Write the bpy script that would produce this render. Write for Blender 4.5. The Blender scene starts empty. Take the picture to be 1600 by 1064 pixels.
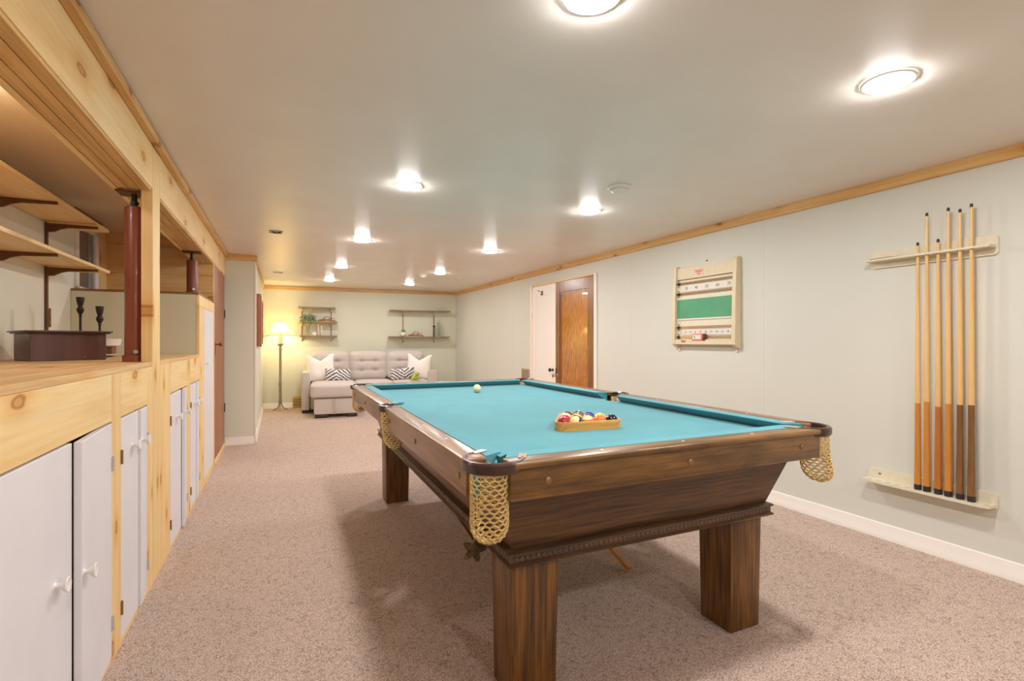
import bpy, bmesh, math, random
from mathutils import Vector, Matrix, noise as mnoise
random.seed(7)
PI = math.pi
sc = bpy.context.scene
COL = sc.collection

# ------------------------------------------------------------ camera, world, exposure
cam_d = bpy.data.cameras.new('camera'); cam = bpy.data.objects.new('camera', cam_d); COL.objects.link(cam)
cam.location = (0, 0, 1.13); cam.rotation_euler = (PI/2, 0, math.radians(-25.8))
cam_d.sensor_width = 36; cam_d.lens = 780/1600*36; cam_d.shift_y = 1/1600; cam_d.clip_start = 0.05
sc.camera = cam
sc.view_settings.view_transform = 'Standard'; sc.view_settings.look = 'None'
sc.view_settings.gamma = 1; sc.view_settings.exposure = 0.0; sc.view_settings.use_curve_mapping = False
w = bpy.data.worlds.new('world'); sc.world = w; w.use_nodes = True
w.node_tree.nodes['Background'].inputs[0].default_value = (0.9, 0.95, 1, 1)
w.node_tree.nodes['Background'].inputs[1].default_value = 0.3
LIGHT_COL = (1.0, 0.972, 0.965)
DOWN_E = 240.0          # emission of a downlight diffuser
CEIL_H = lambda x: 2.05 + .006*(3.16 - x)

try:
    sc.cycles.max_bounces = 16; sc.cycles.diffuse_bounces = 10
except Exception: pass

# ------------------------------------------------------------ helpers
def frame(o, deg):
    return Matrix.Translation(Vector(o)) @ Matrix.Rotation(math.radians(deg), 4, 'Z')
W = Matrix.Identity(4)
CAB = frame((-.534, 0, 0), -.84)            # the pine cabinet run on the left
BW = frame((-.115, 9.3, 0), -5.23)          # the far wall
LW = frame((-.156, 6.19, 0), -.75)          # the short wall on the left near the lamp
TB = frame((0.46714, 1.18194, 0), -1.39)    # the pool table

class M:
    def __init__(s): s.b = bmesh.new()
    def _tf(s, vs, mat):
        if mat is not None: bmesh.ops.transform(s.b, matrix=mat, verts=vs)
    def box(s, x0, y0, z0, x1, y1, z1, bev=0, seg=2, mat=None):
        r = bmesh.ops.create_cube(s.b, size=1)
        vs = r['verts']
        for v in vs:
            v.co = Vector(((x0+x1)/2 + v.co.x*(x1-x0), (y0+y1)/2 + v.co.y*(y1-y0), (z0+z1)/2 + v.co.z*(z1-z0)))
        if bev:
            es = list({e for v in vs for e in v.link_edges})
            n0 = set(s.b.verts)
            rr = bmesh.ops.bevel(s.b, geom=es, offset=bev, segments=seg, profile=.5, affect='EDGES')
            vs = list({v for f in rr['faces'] for v in f.verts} | {v for v in vs if v.is_valid})
        s._tf(vs, mat); return s
    def prism(s, poly, ax, a0, a1, mat=None):
        """poly: list of 2D points in the plane of the two other axes (cyclic order)."""
        def P(p, a):
            if ax == 'x': return Vector((a, p[0], p[1]))
            if ax == 'y': return Vector((p[0], a, p[1]))
            return Vector((p[0], p[1], a))
        A = [s.b.verts.new(P(p, a0)) for p in poly]; B = [s.b.verts.new(P(p, a1)) for p in poly]
        n = len(poly)
        s.b.faces.new(A); s.b.faces.new(B[::-1])
        for i in range(n): s.b.faces.new((A[i], B[i], B[(i+1) % n], A[(i+1) % n]))
        s._tf(A+B, mat); return s
    def hull8(s, bot, top):
        A = [s.b.verts.new(p) for p in bot]; B = [s.b.verts.new(p) for p in top]; n = len(A)
        s.b.faces.new(A[::-1]); s.b.faces.new(B)
        for i in range(n): s.b.faces.new((A[i], A[(i+1) % n], B[(i+1) % n], B[i]))
        return s
    def cyl(s, p0, p1, r0, r1=None, n=20, caps=True):
        r1 = r0 if r1 is None else r1
        p0 = Vector(p0); p1 = Vector(p1); d = (p1-p0).normalized()
        u = d.orthogonal().normalized(); v = d.cross(u)
        A = []; B = []
        for i in range(n):
            a = 2*PI*i/n; o = u*math.cos(a)+v*math.sin(a)
            A.append(s.b.verts.new(p0+o*r0)); B.append(s.b.verts.new(p1+o*r1))
        for i in range(n): s.b.faces.new((A[i], A[(i+1) % n], B[(i+1) % n], B[i]))
        if caps: s.b.faces.new(A[::-1]); s.b.faces.new(B)
        return s
    def lathe(s, prof, c=(0, 0, 0), n=24, flute=0, nf=8, axis=None, cap=True):
        """prof: list of (r, h) revolved around z (or around axis) at c"""
        c = Vector(c); ax = Vector(axis).normalized() if axis else Vector((0, 0, 1))
        u = ax.orthogonal().normalized() if axis else Vector((1, 0, 0)); v = ax.cross(u)
        rings = []
        for r, h in prof:
            ring = []
            for i in range(n):
                a = 2*PI*i/n; rr = r*(1+flute*abs(math.cos(a*nf/2)))
                ring.append(s.b.verts.new(c+ax*h+(u*math.cos(a)+v*math.sin(a))*max(rr, 1e-4)))
            rings.append(ring)
        for A, B in zip(rings, rings[1:]):
            for i in range(n): s.b.faces.new((A[i], A[(i+1) % n], B[(i+1) % n], B[i]))
        if cap: s.b.faces.new(rings[0][::-1]); s.b.faces.new(rings[-1])
        return s
    def tube(s, pts, r, n=8, cap=True):
        pts = [Vector(p) for p in pts]; rings = []
        rr = r if isinstance(r, (list, tuple)) else [r]*len(pts)
        prev = None
        for i, p in enumerate(pts):
            d = (pts[min(i+1, len(pts)-1)]-pts[max(i-1, 0)]).normalized()
            if prev is None: u = d.orthogonal().normalized()
            else:
                u = prev - d*prev.dot(d)
                u = u.normalized() if u.length > 1e-5 else d.orthogonal().normalized()
            prev = u; v = d.cross(u)
            rings.append([s.b.verts.new(p+(u*math.cos(2*PI*k/n)+v*math.sin(2*PI*k/n))*rr[i]) for k in range(n)])
        for A, B in zip(rings, rings[1:]):
            for k in range(n): s.b.faces.new((A[k], A[(k+1) % n], B[(k+1) % n], B[k]))
        if cap: s.b.faces.new(rings[0][::-1]); s.b.faces.new(rings[-1])
        return s
    def sweep(s, pts, prof, up=(0, 0, 1)):
        """sweep closed 2D profile (side, up) along horizontal-ish path"""
        pts = [Vector(p) for p in pts]; rings = []; up = Vector(up)
        for i, p in enumerate(pts):
            d = (pts[min(i+1, len(pts)-1)]-pts[max(i-1, 0)]).normalized()
            side = d.cross(up).normalized()
            rings.append([s.b.verts.new(p+side*a+up*b) for a, b in prof])
        n = len(prof)
        for A, B in zip(rings, rings[1:]):
            for k in range(n): s.b.faces.new((A[k], A[(k+1) % n], B[(k+1) % n], B[k]))
        s.b.faces.new(rings[0][::-1]); s.b.faces.new(rings[-1])
        return s
    def ball(s, c, r, u=20, v=12, sx=1, sy=1, sz=1):
        q = bmesh.ops.create_uvsphere(s.b, u_segments=u, v_segments=v, radius=r)
        for x in q['verts']: x.co = Vector((c[0]+x.co.x*sx, c[1]+x.co.y*sy, c[2]+x.co.z*sz))
        return s
    def soft(s, x0, y0, z0, x1, y1, z1, r=.04, cuts=8, puff=0, dimples=(), face='-y', dr=.05, dd=.03, mat=None):
        """rounded upholstered block, optionally puffed and with button dimples on one face"""
        N = cuts+1; dic = {}
        def gv(p):
            k = tuple(round(c*1000) for c in p)
            if k not in dic: dic[k] = s.b.verts.new(p)
            return dic[k]
        for ax_ in range(3):
            i1, i2 = [j for j in range(3) if j != ax_]
            for sg in (-1, 1):
                for i in range(N):
                    for j in range(N):
                        q4 = []
                        for di, dj in ((0, 0), (1, 0), (1, 1), (0, 1)):
                            p = [0, 0, 0]; p[ax_] = sg; p[i1] = -1+2*(i+di)/N; p[i2] = -1+2*(j+dj)/N; q4.append(gv(p))
                        s.b.faces.new(q4)
        vs = list(dic.values())
        h = Vector(((x1-x0)/2, (y1-y0)/2, (z1-z0)/2)); c = Vector(((x0+x1)/2, (y0+y1)/2, (z0+z1)/2))
        for v in vs:
            p = v.co.copy(); P = Vector((p.x*h.x, p.y*h.y, p.z*h.z))
            qv = Vector([max(-(h[i]-r), min(h[i]-r, P[i])) for i in range(3)])
            d = P-qv
            if d.length > 1e-6: P = qv+d.normalized()*r
            if puff:
                for i in range(3):
                    a, b = [j for j in range(3) if j != i]
                    if abs(p[i]) > .99: P[i] += math.copysign(puff*(1-p[a]**2)*(1-p[b]**2), p[i])
            if dimples:
                ok = (face == '-y' and p.y < -.99) or (face == 'z' and p.z > .99)
                if ok:
                    for du, dv in dimples:
                        a = P.x-du*h.x; b = (P.z-dv*h.z) if face == '-y' else (P.y-dv*h.y)
                        g = math.exp(-(a*a+b*b)/(dr*dr))*dd
                        g2 = math.exp(-(b*b)/(.015**2))*math.exp(-(a*a)/(.3**2))*dd*.35
                        if face == '-y': P.y += g+g2
                        else: P.z -= g+g2
            v.co = P+c
        s._tf(vs, mat); return s
    def obj(s, name, mat, parent=None, base=(0, 0, 0), sharp=35):
        bmesh.ops.recalc_face_normals(s.b, faces=s.b.faces)
        if any(base): bmesh.ops.translate(s.b, vec=-Vector(base), verts=s.b.verts)
        me = bpy.data.meshes.new(name); s.b.to_mesh(me); s.b.free()
        for p in me.polygons: p.use_smooth = True
        me.set_sharp_from_angle(angle=math.radians(sharp))
        if mat: me.materials.append(mat)
        o = bpy.data.objects.new(name, me); COL.objects.link(o)
        if parent: o.parent = parent
        return o

BASES = {}
def thing(name, label, cat, fr, base=(0, 0, 0), group=None):
    o = bpy.data.objects.new(name, None); COL.objects.link(o); o.empty_display_size = .1
    o.matrix_world = fr @ Matrix.Translation(Vector(base))
    o['label'] = label; o['category'] = cat
    if group: o['group'] = group
    BASES[o.name] = Vector(base); return o
def part(th, name, m, mat, label=None, sharp=35):
    root = th
    while root.parent: root = root.parent
    o = m.obj(name, mat, th, BASES[root.name], sharp)
    if label: o['label'] = label
    return o
def solo(name, label, cat, m, mat, fr, base, group=None, sharp=35):
    o = m.obj(name, mat, None, base, sharp); o.matrix_world = fr @ Matrix.Translation(Vector(base))
    o['label'] = label; o['category'] = cat
    if group: o['group'] = group
    BASES[o.name] = Vector(base); return o
def struct(name, m, mat, fr=W, parent=None, sharp=35):
    o = m.obj(name, mat, parent, (0, 0, 0), sharp)
    if parent is None:
        o.matrix_world = fr; o['kind'] = 'structure'; BASES[o.name] = Vector((0, 0, 0))
    return o
def copy_tree(o, parent=None):
    c = o.copy(); COL.objects.link(c)
    if parent is not None: c.parent = parent; c.matrix_parent_inverse = o.matrix_parent_inverse.copy()
    for ch in list(o.children): copy_tree(ch, c)
    return c
def relabel(o, label, group=None):
    o['label'] = label
    if group: o['group'] = group
def text(body, size, mat, parent, loc, rot, name='lettering', align='CENTER', extr=.0006):
    cu = bpy.data.curves.new(name, 'FONT'); cu.body = body; cu.size = size; cu.align_x = align; cu.align_y = 'CENTER'; cu.extrude = extr
    tmp = bpy.data.objects.new('tmp', cu); COL.objects.link(tmp); bpy.context.view_layer.update()
    me = bpy.data.meshes.new_from_object(tmp.evaluated_get(bpy.context.evaluated_depsgraph_get())); me.name = name
    bpy.data.objects.remove(tmp); bpy.data.curves.remove(cu)
    o = bpy.data.objects.new(name, me); COL.objects.link(o)
    me.materials.clear(); me.materials.append(mat)
    o.parent = parent; o.location = loc; o.rotation_euler = rot
    return o

# ------------------------------------------------------------ materials
def lin(c):
    r = []
    for v in c:
        v /= 255; r.append(v/12.92 if v <= .04045 else ((v+.055)/1.055)**2.4)
    return (*r, 1)
def newmat(name):
    m = bpy.data.materials.new(name); m.use_nodes = True; nt = m.node_tree
    return m, nt, nt.nodes['Principled BSDF']
def nd(nt, t, **kw):
    n = nt.nodes.new(t)
    for k, v in kw.items(): setattr(n, k, v)
    return n
def texco(nt, scale=(1, 1, 1), rot=(0, 0, 0), coord='Object'):
    t = nd(nt, 'ShaderNodeTexCoord'); mp = nd(nt, 'ShaderNodeMapping')
    mp.inputs['Scale'].default_value = scale; mp.inputs['Rotation'].default_value = rot
    nt.links.new(t.outputs[coord], mp.inputs[0]); return mp.outputs[0]
def noisen(nt, vec, scale, detail=4, rough=.55, dist=0):
    n = nd(nt, 'ShaderNodeTexNoise'); n.inputs['Scale'].default_value = scale
    n.inputs['Detail'].default_value = detail; n.inputs['Roughness'].default_value = rough; n.inputs['Distortion'].default_value = dist
    nt.links.new(vec, n.inputs['Vector']); return n.outputs['Fac']
def ramp(nt, fac, stops):
    r = nd(nt, 'ShaderNodeValToRGB'); el = r.color_ramp.elements
    while len(el) < len(stops): el.new(.5)
    for e, (p, c) in zip(el, stops): e.position = p; e.color = c if len(c) == 4 else (*c, 1)
    nt.links.new(fac, r.inputs[0]); return r.outputs[0]
def mix(nt, a, b, fac, mode='MIX'):
    m = nd(nt, 'ShaderNodeMix', data_type='RGBA', blend_type=mode)
    for sock, v in ((m.inputs[0], fac), (m.inputs[6], a), (m.inputs[7], b)):
        if hasattr(v, 'is_linked') or isinstance(v, bpy.types.NodeSocket): nt.links.new(v, sock)
        else: sock.default_value = v
    return m.outputs[2]
def bump(nt, bs, h, strength=.3, dist=.002):
    b = nd(nt, 'ShaderNodeBump'); b.inputs['Strength'].default_value = strength; b.inputs['Distance'].default_value = dist
    nt.links.new(h, b.inputs['Height']); nt.links.new(b.outputs[0], bs.inputs['Normal'])
def plain(name, c, rough=.5, metal=0, var=0, vscale=30, bmp=0, bscale=80, spec=.5, coat=0, sheen=0):
    m, nt, b = newmat(name)
    b.inputs['Roughness'].default_value = rough; b.inputs['Metallic'].default_value = metal
    b.inputs['Specular IOR Level'].default_value = spec; b.inputs['Coat Weight'].default_value = coat
    b.inputs['Sheen Weight'].default_value = sheen
    v = texco(nt)
    f = noisen(nt, v, vscale, 4)
    lo = lin([x*(1-var) for x in c]); hi = lin([min(255, x*(1+var)) for x in c])
    nt.links.new(ramp(nt, f, [(.3, lo), (.7, hi)]), b.inputs['Base Color'])
    if bmp: bump(nt, b, noisen(nt, v, bscale, 3), bmp)
    return m
def wood(name, dark, midc, light, axis='y', rough=.45, grain=1.0, knots=0, knotc=(120, 66, 20), fine=.25, coat=0, streak=1.0, normal='x'):
    m, nt, b = newmat(name)
    b.inputs['Roughness'].default_value = rough; b.inputs['Coat Weight'].default_value = coat; b.inputs['Coat Roughness'].default_value = .25
    k = 'xyz'.index(axis)
    sA = [7*grain]*3; sA[k] = .8*grain*streak
    sB = [70*grain]*3; sB[k] = 2.2*grain
    f = noisen(nt, texco(nt, sA), 1.6, 5, .6, .9)
    col = ramp(nt, f, [(.25, lin(dark)), (.5, lin(midc)), (.75, lin(light))])
    f2 = noisen(nt, texco(nt, sB), 1.0, 4, .6, .2)
    col = mix(nt, col, ramp(nt, f2, [(.35, (1-fine*1.3,)*3), (.6, (1,)*3)]), 1.0, 'MULTIPLY')
    if knots:
        sK = [4.2*knots]*3; sK[k] = 2.1*knots
        vo = nd(nt, 'ShaderNodeTexVoronoi', voronoi_dimensions='2D'); vo.inputs['Scale'].default_value = 1; vo.inputs['Randomness'].default_value = 1
        sep = nd(nt, 'ShaderNodeSeparateXYZ'); cmb = nd(nt, 'ShaderNodeCombineXYZ'); nt.links.new(texco(nt, sK), sep.inputs[0])
        pl_ = [i for i in range(3) if i != 'xyz'.index(normal)]
        nt.links.new(sep.outputs[pl_[0]], cmb.inputs[0]); nt.links.new(sep.outputs[pl_[1]], cmb.inputs[1]); base = cmb.outputs[0]
        wob = nd(nt, 'ShaderNodeTexNoise'); wob.inputs['Scale'].default_value = 5; nt.links.new(base, wob.inputs['Vector'])
        ad = nd(nt, 'ShaderNodeMix', data_type='VECTOR'); ad.inputs[0].default_value = .08
        nt.links.new(base, ad.inputs[4]); nt.links.new(wob.outputs['Color'], ad.inputs[5]); nt.links.new(ad.outputs[1], vo.inputs['Vector'])
        halo = ramp(nt, vo.outputs['Distance'], [(.05, (.86, .70, .48)), (.16, (.97, .90, .80)), (.26, (1, 1, 1))])
        col = mix(nt, col, halo, 1.0, 'MULTIPLY')
        kn = ramp(nt, vo.outputs['Distance'], [(.0, (.5,)*3), (.03, (.35,)*3), (.045, (.9,)*3), (.06, (.8,)*3), (.075, (0,)*3)])
        col = mix(nt, col, lin(knotc), kn)
    nt.links.new(col, b.inputs['Base Color'])
    bump(nt, b, f2, .12, .001)
    return m
def emis(name, c, e):
    m, nt, b = newmat(name); b.inputs['Base Color'].default_value = (1, 1, 1, 1)
    b.inputs['Emission Color'].default_value = (*c, 1); b.inputs['Emission Strength'].default_value = e; return m

# carpet
def mk_carpet():
    m, nt, b = newmat('carpet'); v = texco(nt)
    b.inputs['Roughness'].default_value = .95; b.inputs['Specular IOR Level'].default_value = .1; b.inputs['Sheen Weight'].default_value = .15
    f = noisen(nt, v, 210, 3, .7, .6); g = noisen(nt, v, 45, 4, .65, 1.4); h = noisen(nt, v, 1.3, 3)
    c = ramp(nt, f, [(.34, lin((112, 90, 78))), (.46, lin((200, 172, 155))), (.62, lin((240, 220, 206)))])
    c = mix(nt, c, ramp(nt, g, [(.36, (.56, .52, .50)), (.5, (1,)*3)]), .8, 'MULTIPLY')
    c = mix(nt, c, ramp(nt, h, [(.3, (.93,)*3), (.7, (1,)*3)]), 1, 'MULTIPLY')
    nt.links.new(c, b.inputs['Base Color'])
    mm = nd(nt, 'ShaderNodeMath', operation='ADD'); nt.links.new(f, mm.inputs[0]); nt.links.new(g, mm.inputs[1])
    bump(nt, b, mm.outputs[0], .8, .006); return m
CARPET = mk_carpet()
def mk_ceiling():
    m, nt, b = newmat('ceiling_paint'); v = texco(nt)
    b.inputs['Roughness'].default_value = .3; b.inputs['Specular IOR Level'].default_value = .3
    f = noisen(nt, v, 3, 2)
    nt.links.new(ramp(nt, f, [(.3, lin((226, 219, 210))), (.7, lin((230, 224, 215)))]), b.inputs['Base Color'])
    g = noisen(nt, v, 14, 3); bump(nt, b, g, .10, .004); return m
CEIL = mk_ceiling()
def mk_wall(name, c1, c2, seam=0):
    m, nt, b = newmat(name); v = texco(nt)
    b.inputs['Roughness'].default_value = .55; b.inputs['Specular IOR Level'].default_value = .3
    f = noisen(nt, v, 1.5, 3)
    nt.links.new(ramp(nt, f, [(.3, lin(c1)), (.7, lin(c2))]), b.inputs['Base Color'])
    bump(nt, b, noisen(nt, texco(nt, (1, 1, .25)), 40, 3), .06, .002); return m
WALL = mk_wall('wall_paint', (213, 213, 203), (216, 216, 206))
WALL_SAGE = mk_wall('wall_paint_sage', (215, 217, 200), (218, 220, 203))
WALL_GREEN = mk_wall('panel_paint_sage', (206, 200, 172), (210, 204, 176))
WALL_CREAM = mk_wall('alcove_paint', (228, 224, 208), (232, 228, 212))
WHITE = plain('white_trim', (240, 234, 226), .35)
CABW = plain('cabinet_white', (226, 224, 228), .4, var=.012, vscale=6)
KNOBW = plain('knob_white', (236, 232, 226), .3)
PINE_Y = wood('pine_lengthwise', (232, 192, 126), (242, 210, 150), (248, 223, 172), 'y', .5, .8, 1.0, (176, 110, 52), .07)
PINE_Z = wood('pine_upright', (230, 186, 118), (240, 204, 142), (247, 219, 166), 'z', .5, .8, 1.3, (176, 110, 52), .07)
PINE_X = wood('pine_crosswise', (196, 136, 62), (212, 154, 80), (224, 172, 100), 'x', .5, .8, 1.1, (128, 72, 24), .10)
CROWN = wood('crown_pine', (204, 156, 92), (220, 174, 108), (232, 192, 130), 'y', .5, .9, 1.5, (96, 56, 18), .12)
CROWN_X = wood('crown_pine_far', (204, 156, 92), (220, 174, 108), (232, 192, 130), 'x', .5, .9, 1.5, (96, 56, 18), .12)
BRACK = plain('bracket_brown', (104, 62, 34), .45, var=.1)
OAK_X = wood('oak_rail_cross', (78, 50, 16), (122, 84, 34), (156, 112, 50), 'x', .38, 1.1, fine=.35, coat=.2, streak=2)
OAK_Y = wood('oak_rail_long', (92, 60, 36), (134, 94, 60), (160, 118, 80), 'y', .3, 1.1, fine=.25, coat=.3)
OAK_Z = wood('oak_leg', (84, 52, 14), (118, 76, 24), (146, 98, 36), 'z', .38, 1.6, fine=.55, coat=.12)
OAK_B = wood('oak_body', (72, 46, 18), (94, 62, 26), (112, 76, 34), 'x', .42, 1.8, fine=.5, coat=.12)
OAK_BY = wood('oak_body_long', (84, 54, 34), (110, 74, 48), (132, 92, 62), 'y', .38, 1.1, fine=.3, coat=.15)
MOLD = wood('oak_moulding', (60, 40, 24), (86, 60, 38), (108, 78, 52), 'x', .35, 2, fine=.3, coat=.2)
LEATHER = plain('pocket_leather', (58, 36, 28), .3, var=.25, vscale=25, coat=.3)
GOLD = plain('gold_cord', (226, 198, 132), .5, var=.12, vscale=120)
def mk_cloth(name, c):
    m, nt, b = newmat(name); v = texco(nt)
    b.inputs['Roughness'].default_value = .9; b.inputs['Sheen Weight'].default_value = .25; b.inputs['Specular IOR Level'].default_value = .15
    f = noisen(nt, v, 5, 4); g = noisen(nt, v, 700, 2)
    d = [x*.95 for x in c]; c1 = mix(nt, lin(d), lin(c), ramp(nt, f, [(.35, (0,)*3), (.65, (1,)*3)]))
    nt.links.new(c1, b.inputs['Base Color']); bump(nt, b, g, .15, .0006); return m
CLOTH = mk_cloth('table_cloth', (72, 150, 162)); CLOTH_D = mk_cloth('cushion_cloth', (24, 132, 142))
CREAMPL = plain('cream_plastic', (222, 214, 190), .4, var=.02)
BRASS = plain('brass', (190, 150, 80), .3, 1)
STEEL = plain('steel', (150, 150, 148), .35, 1)
DARKMET = plain('dark_metal', (60, 56, 50), .4, .8)
PLASTW = plain('white_plastic', (226, 220, 208), .4)
BLACK = plain('black_rubber', (42, 40, 42), .5)
RED_POST = plain('red_oxide_paint', (128, 62, 38), .38, var=.05, vscale=4, coat=.1)
MAHOG = wood('dark_mahogany', (66, 38, 32), (84, 48, 40), (104, 62, 52), 'z', .35, .5, fine=.12, coat=.3)
SOFA = plain('sofa_fabric', (202, 193, 186), .9, var=.05, vscale=260, bmp=.3, bscale=500, spec=.15, sheen=.2)
PILW = plain('white_pillow', (244, 236, 230), .9, bmp=.2, bscale=300, spec=.1)
GLASSM = bpy.data.materials.new('clear_glass'); GLASSM.use_nodes = True
_b = GLASSM.node_tree.nodes['Principled BSDF']; _b.inputs['Transmission Weight'].default_value = .95; _b.inputs['Roughness'].default_value = .05
_b.inputs['Base Color'].default_value = (.9, .97, .94, 1); _b.inputs['IOR'].default_value = 1.2

# ------------------------------------------------------------ lights in the ceiling
DIFF = emis('downlight_diffuser', LIGHT_COL, DOWN_E)
DIFF_NEAR = emis('downlight_diffuser_bright', LIGHT_COL, DOWN_E*1.4); DIFF_FAR = emis('downlight_diffuser_dim', LIGHT_COL, DOWN_E*.78)
def make_downlight():
    t = thing('downlight', 'x', 'ceiling light', W, (0, 0, 0))
    m = M(); m.lathe([(.069, -.001), (.071, -.005), (.078, -.006), (.083, -.003), (.084, .0)], n=36, cap=False)
    part(t, 'trim_ring', m, WHITE)
    m = M(); m.lathe([(.0685, -.004), (.067, -.010), (.058, -.0135), (.03, -.0155), (.0, -.016)], n=28, cap=False); part(t, 'diffuser', m, DIFF)
    return t
LP = [(.778, 1.115, 'round recessed ceiling light cut by the top edge of the picture'),
      (1.985, 1.02, 'large round recessed ceiling light nearest the cue rack'),
      (.745, 2.965, 'round recessed ceiling light above the near half of the pool table'),
      (2.04, 2.955, 'round recessed ceiling light beside the nearer smoke detector'),
      (.761, 4.753, 'round recessed ceiling light just right of the open ceiling junction box'),
      (2.033, 4.719, 'round recessed ceiling light in front of the closet doors'),
      (.796, 6.546, 'round recessed ceiling light, second from the far wall on the lamp side'),
      (2.066, 6.515, 'round recessed ceiling light just right of the farther smoke detector'),
      (.81, 8.072, 'small far recessed ceiling light above the left end of the sofa'),
      (2.026, 8.003, 'small far recessed ceiling light above the right end of the sofa'),
      (.77, -.7, 'round recessed ceiling light behind the viewer on the cabinet side'),
      (2.0, -.8, 'round recessed ceiling light behind the viewer on the cue rack side')]
d0 = make_downlight()
for i, (x, y, lab) in enumerate(LP):
    o = d0 if i == 0 else copy_tree(d0)
    o.matrix_world = Matrix.Translation((x, y, CEIL_H(x)-.0005)); relabel(o, lab, 'recessed ceiling lights')
    if y < 1.5 or y > 6:
        for ch in o.children:
            if ch.name.startswith('diffuser'):
                ch.data = ch.data.copy(); ch.data.materials[0] = DIFF_NEAR if y < 1.5 else DIFF_FAR

# ------------------------------------------------------------ the room
YN = -2.2
m = M(); m.box(-1.6, YN, -.05, 3.3, 9.7, 0); struct('floor', m, CARPET)
m = M(); m.hull8([(-.62, YN, CEIL_H(-.62)), (3.26, YN, CEIL_H(3.26)), (3.26, 9.6, CEIL_H(3.26)), (-.62, 9.6, CEIL_H(-.62))],
                 [(-.62, YN, 2.2), (3.26, YN, 2.2), (3.26, 9.6, 2.2), (-.62, 9.6, 2.2)]); struct('ceiling', m, CEIL)
m = M(); m.box(3.16, YN, 0, 3.26, 9.3, 2.06)
wr = struct('wall_right', m, WALL)
m = M()
for yy in (.22, 1.42, 2.42, 3.86, 6.5, 7.7): m.box(3.1588, yy-.002, .09, 3.1602, yy+.002, 2.0)
struct('panel_seams', m, plain('seam_line', (221, 220, 208), .6), parent=wr)  # thin pale strips marking the joints between wall panels
m = M(); m.box(-.3, 0, 0, 3.4, .1, 2.1); struct('wall_back', m, WALL_SAGE, BW)
m = M(); m.box(-1.6, YN-.1, 0, 3.3, YN, 2.2); struct('wall_near', m, WALL)
# the short wall on the left: a return facing the viewer and a wall running to the far corner
m = M(); m.prism([(0, 0), (0, 3.3), (-.6, 3.3), (-.6, 0)], 'z', 0, 2.075); struct('wall_left', m, WALL_SAGE, LW)
# baseboards with a stepped profile
BP = [(0, 0), (.016, 0), (.016, .028), (.012, .034), (.012, .066), (.009, .074), (.008, .084), (0, .088)]
m = M(); m.prism([(3.16-a, z) for a, z in BP], 'y', YN, 9.0); struct('baseboard_right', m, WHITE)
m = M(); m.prism([(-a, z) for a, z in BP], 'x', 0, 3.28); struct('baseboard_back', m, WHITE, BW)
m = M(); m.prism([(a, z) for a, z in BP], 'y', -.016, 3.1); struct('baseboard_left', m, WHITE, LW)
m = M(); m.prism([(-a, z) for a, z in BP], 'x', -.29, .016); struct('baseboard_return', m, WHITE, LW)
m = M(); m.box(-.004, -.006, .088, .012, .012, 2.0); struct('trim_corner', m, WHITE, LW)
# wooden crown strips
def crown(name, mat, fr, f): m = M(); f(m); return struct(name, m, mat, fr)
crown('trim_right', CROWN, W, lambda m: m.box(3.136, YN, 1.992, 3.16, 9.0, 2.0505, .002, 1))
crown('trim_back', CROWN_X, BW, lambda m: m.box(.0, -.02, 2.0, 3.28, 0, 2.0505, .002, 1))
crown('trim_left', CROWN, LW, lambda m: m.box(0, -.02, 2.012, .022, 3.1, 2.0695, .002, 1))
crown('trim_return', CROWN_X, LW, lambda m: m.box(-.29, -.022, 2.008, .022, 0, 2.0695, .002, 1))

# left alcove shell
AX = -.737
m = M(); m.box(AX-.1, YN, 0, AX, 4.86, 2.1); struct('wall_alcove', m, WALL_CREAM, CAB)
m = M(); m.box(AX-.3, YN, 2.035, -.13, 6.2, 2.2); struct('ceiling_alcove', m, mk_wall('alcove_ceiling_paint', (226, 210, 182), (230, 214, 187)), CAB)
PINEW = wood('pine_wall_boards', (222, 172, 104), (234, 188, 122), (242, 204, 142), 'x', .5, .8, .9, (150, 92, 40), .10, normal='y')
m = M()
m.box(-.9, 5.2, 0, -.0215, 5.222, 1.4875, .0015, 1)
for z0, z1 in ((1.49, 1.56), (1.563, 1.715), (1.718, 1.945)): m.box(-.9, 5.2, z0, -.004, 5.222, z1, .0015, 1)
m.box(-.9, 5.18, 1.948, -.13, 5.222, 2.035, .0015, 1)
struct('wall_pine', m, PINEW, CAB)
m = M(); m.box(-1.0, 4.862, 0, AX-.06, 5.2, 2.1); struct('wall_pocket', m, WALL_CREAM, CAB)
m = M(); m.box(AX-.06, 4.862, 1.49, AX-.035, 5.2, 2.034); struct('trim_jamb', m, PINE_Z, CAB)
# grey strip where alcove wall meets its ceiling
m = M(); m.box(AX, YN, 2.0, AX+.012, 4.3, 2.034, .003, 1); struct('trim_alcove', m, plain('grey_strip', (176, 172, 150), .5), CAB)
m = M(); m.box(AX, 4.3, 1.985, AX+.03, 4.86, 2.034, .003, 1); struct('trim_window_head', m, wood('brown_trim', (120, 72, 30), (146, 92, 42), (164, 108, 54), 'y'), CAB)
# window on the alcove wall
m = M()
y0, y1, z0, z1 = 4.36, 4.79, 1.49, 1.945
for a in ((y0, z1-.03, y1, z1), (y0, z0, y0+.022, z1), (y1-.07, z0, y1, z1), (y0, z0, y1, z0+.02)): m.box(AX, a[0], a[1], AX+.022, a[2], a[3], .003, 1)
wf = struct('window_1', m, WHITE, CAB)
m = M(); m.box(AX, y0+.02, z0+.02, AX+.006, y1-.07, z1-.03)
PANE = plain('window_pane_dusk', (112, 108, 112), .08, spec=.8); struct('window_pane', m, PANE, parent=wf)
m = M(); m.box(AX, 4.6, z0+.02, AX+.014, 4.625, z1-.03, .002, 1); struct('window_sash_bar', m, plain('sash_grey', (150, 140, 132), .5), parent=wf)

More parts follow.
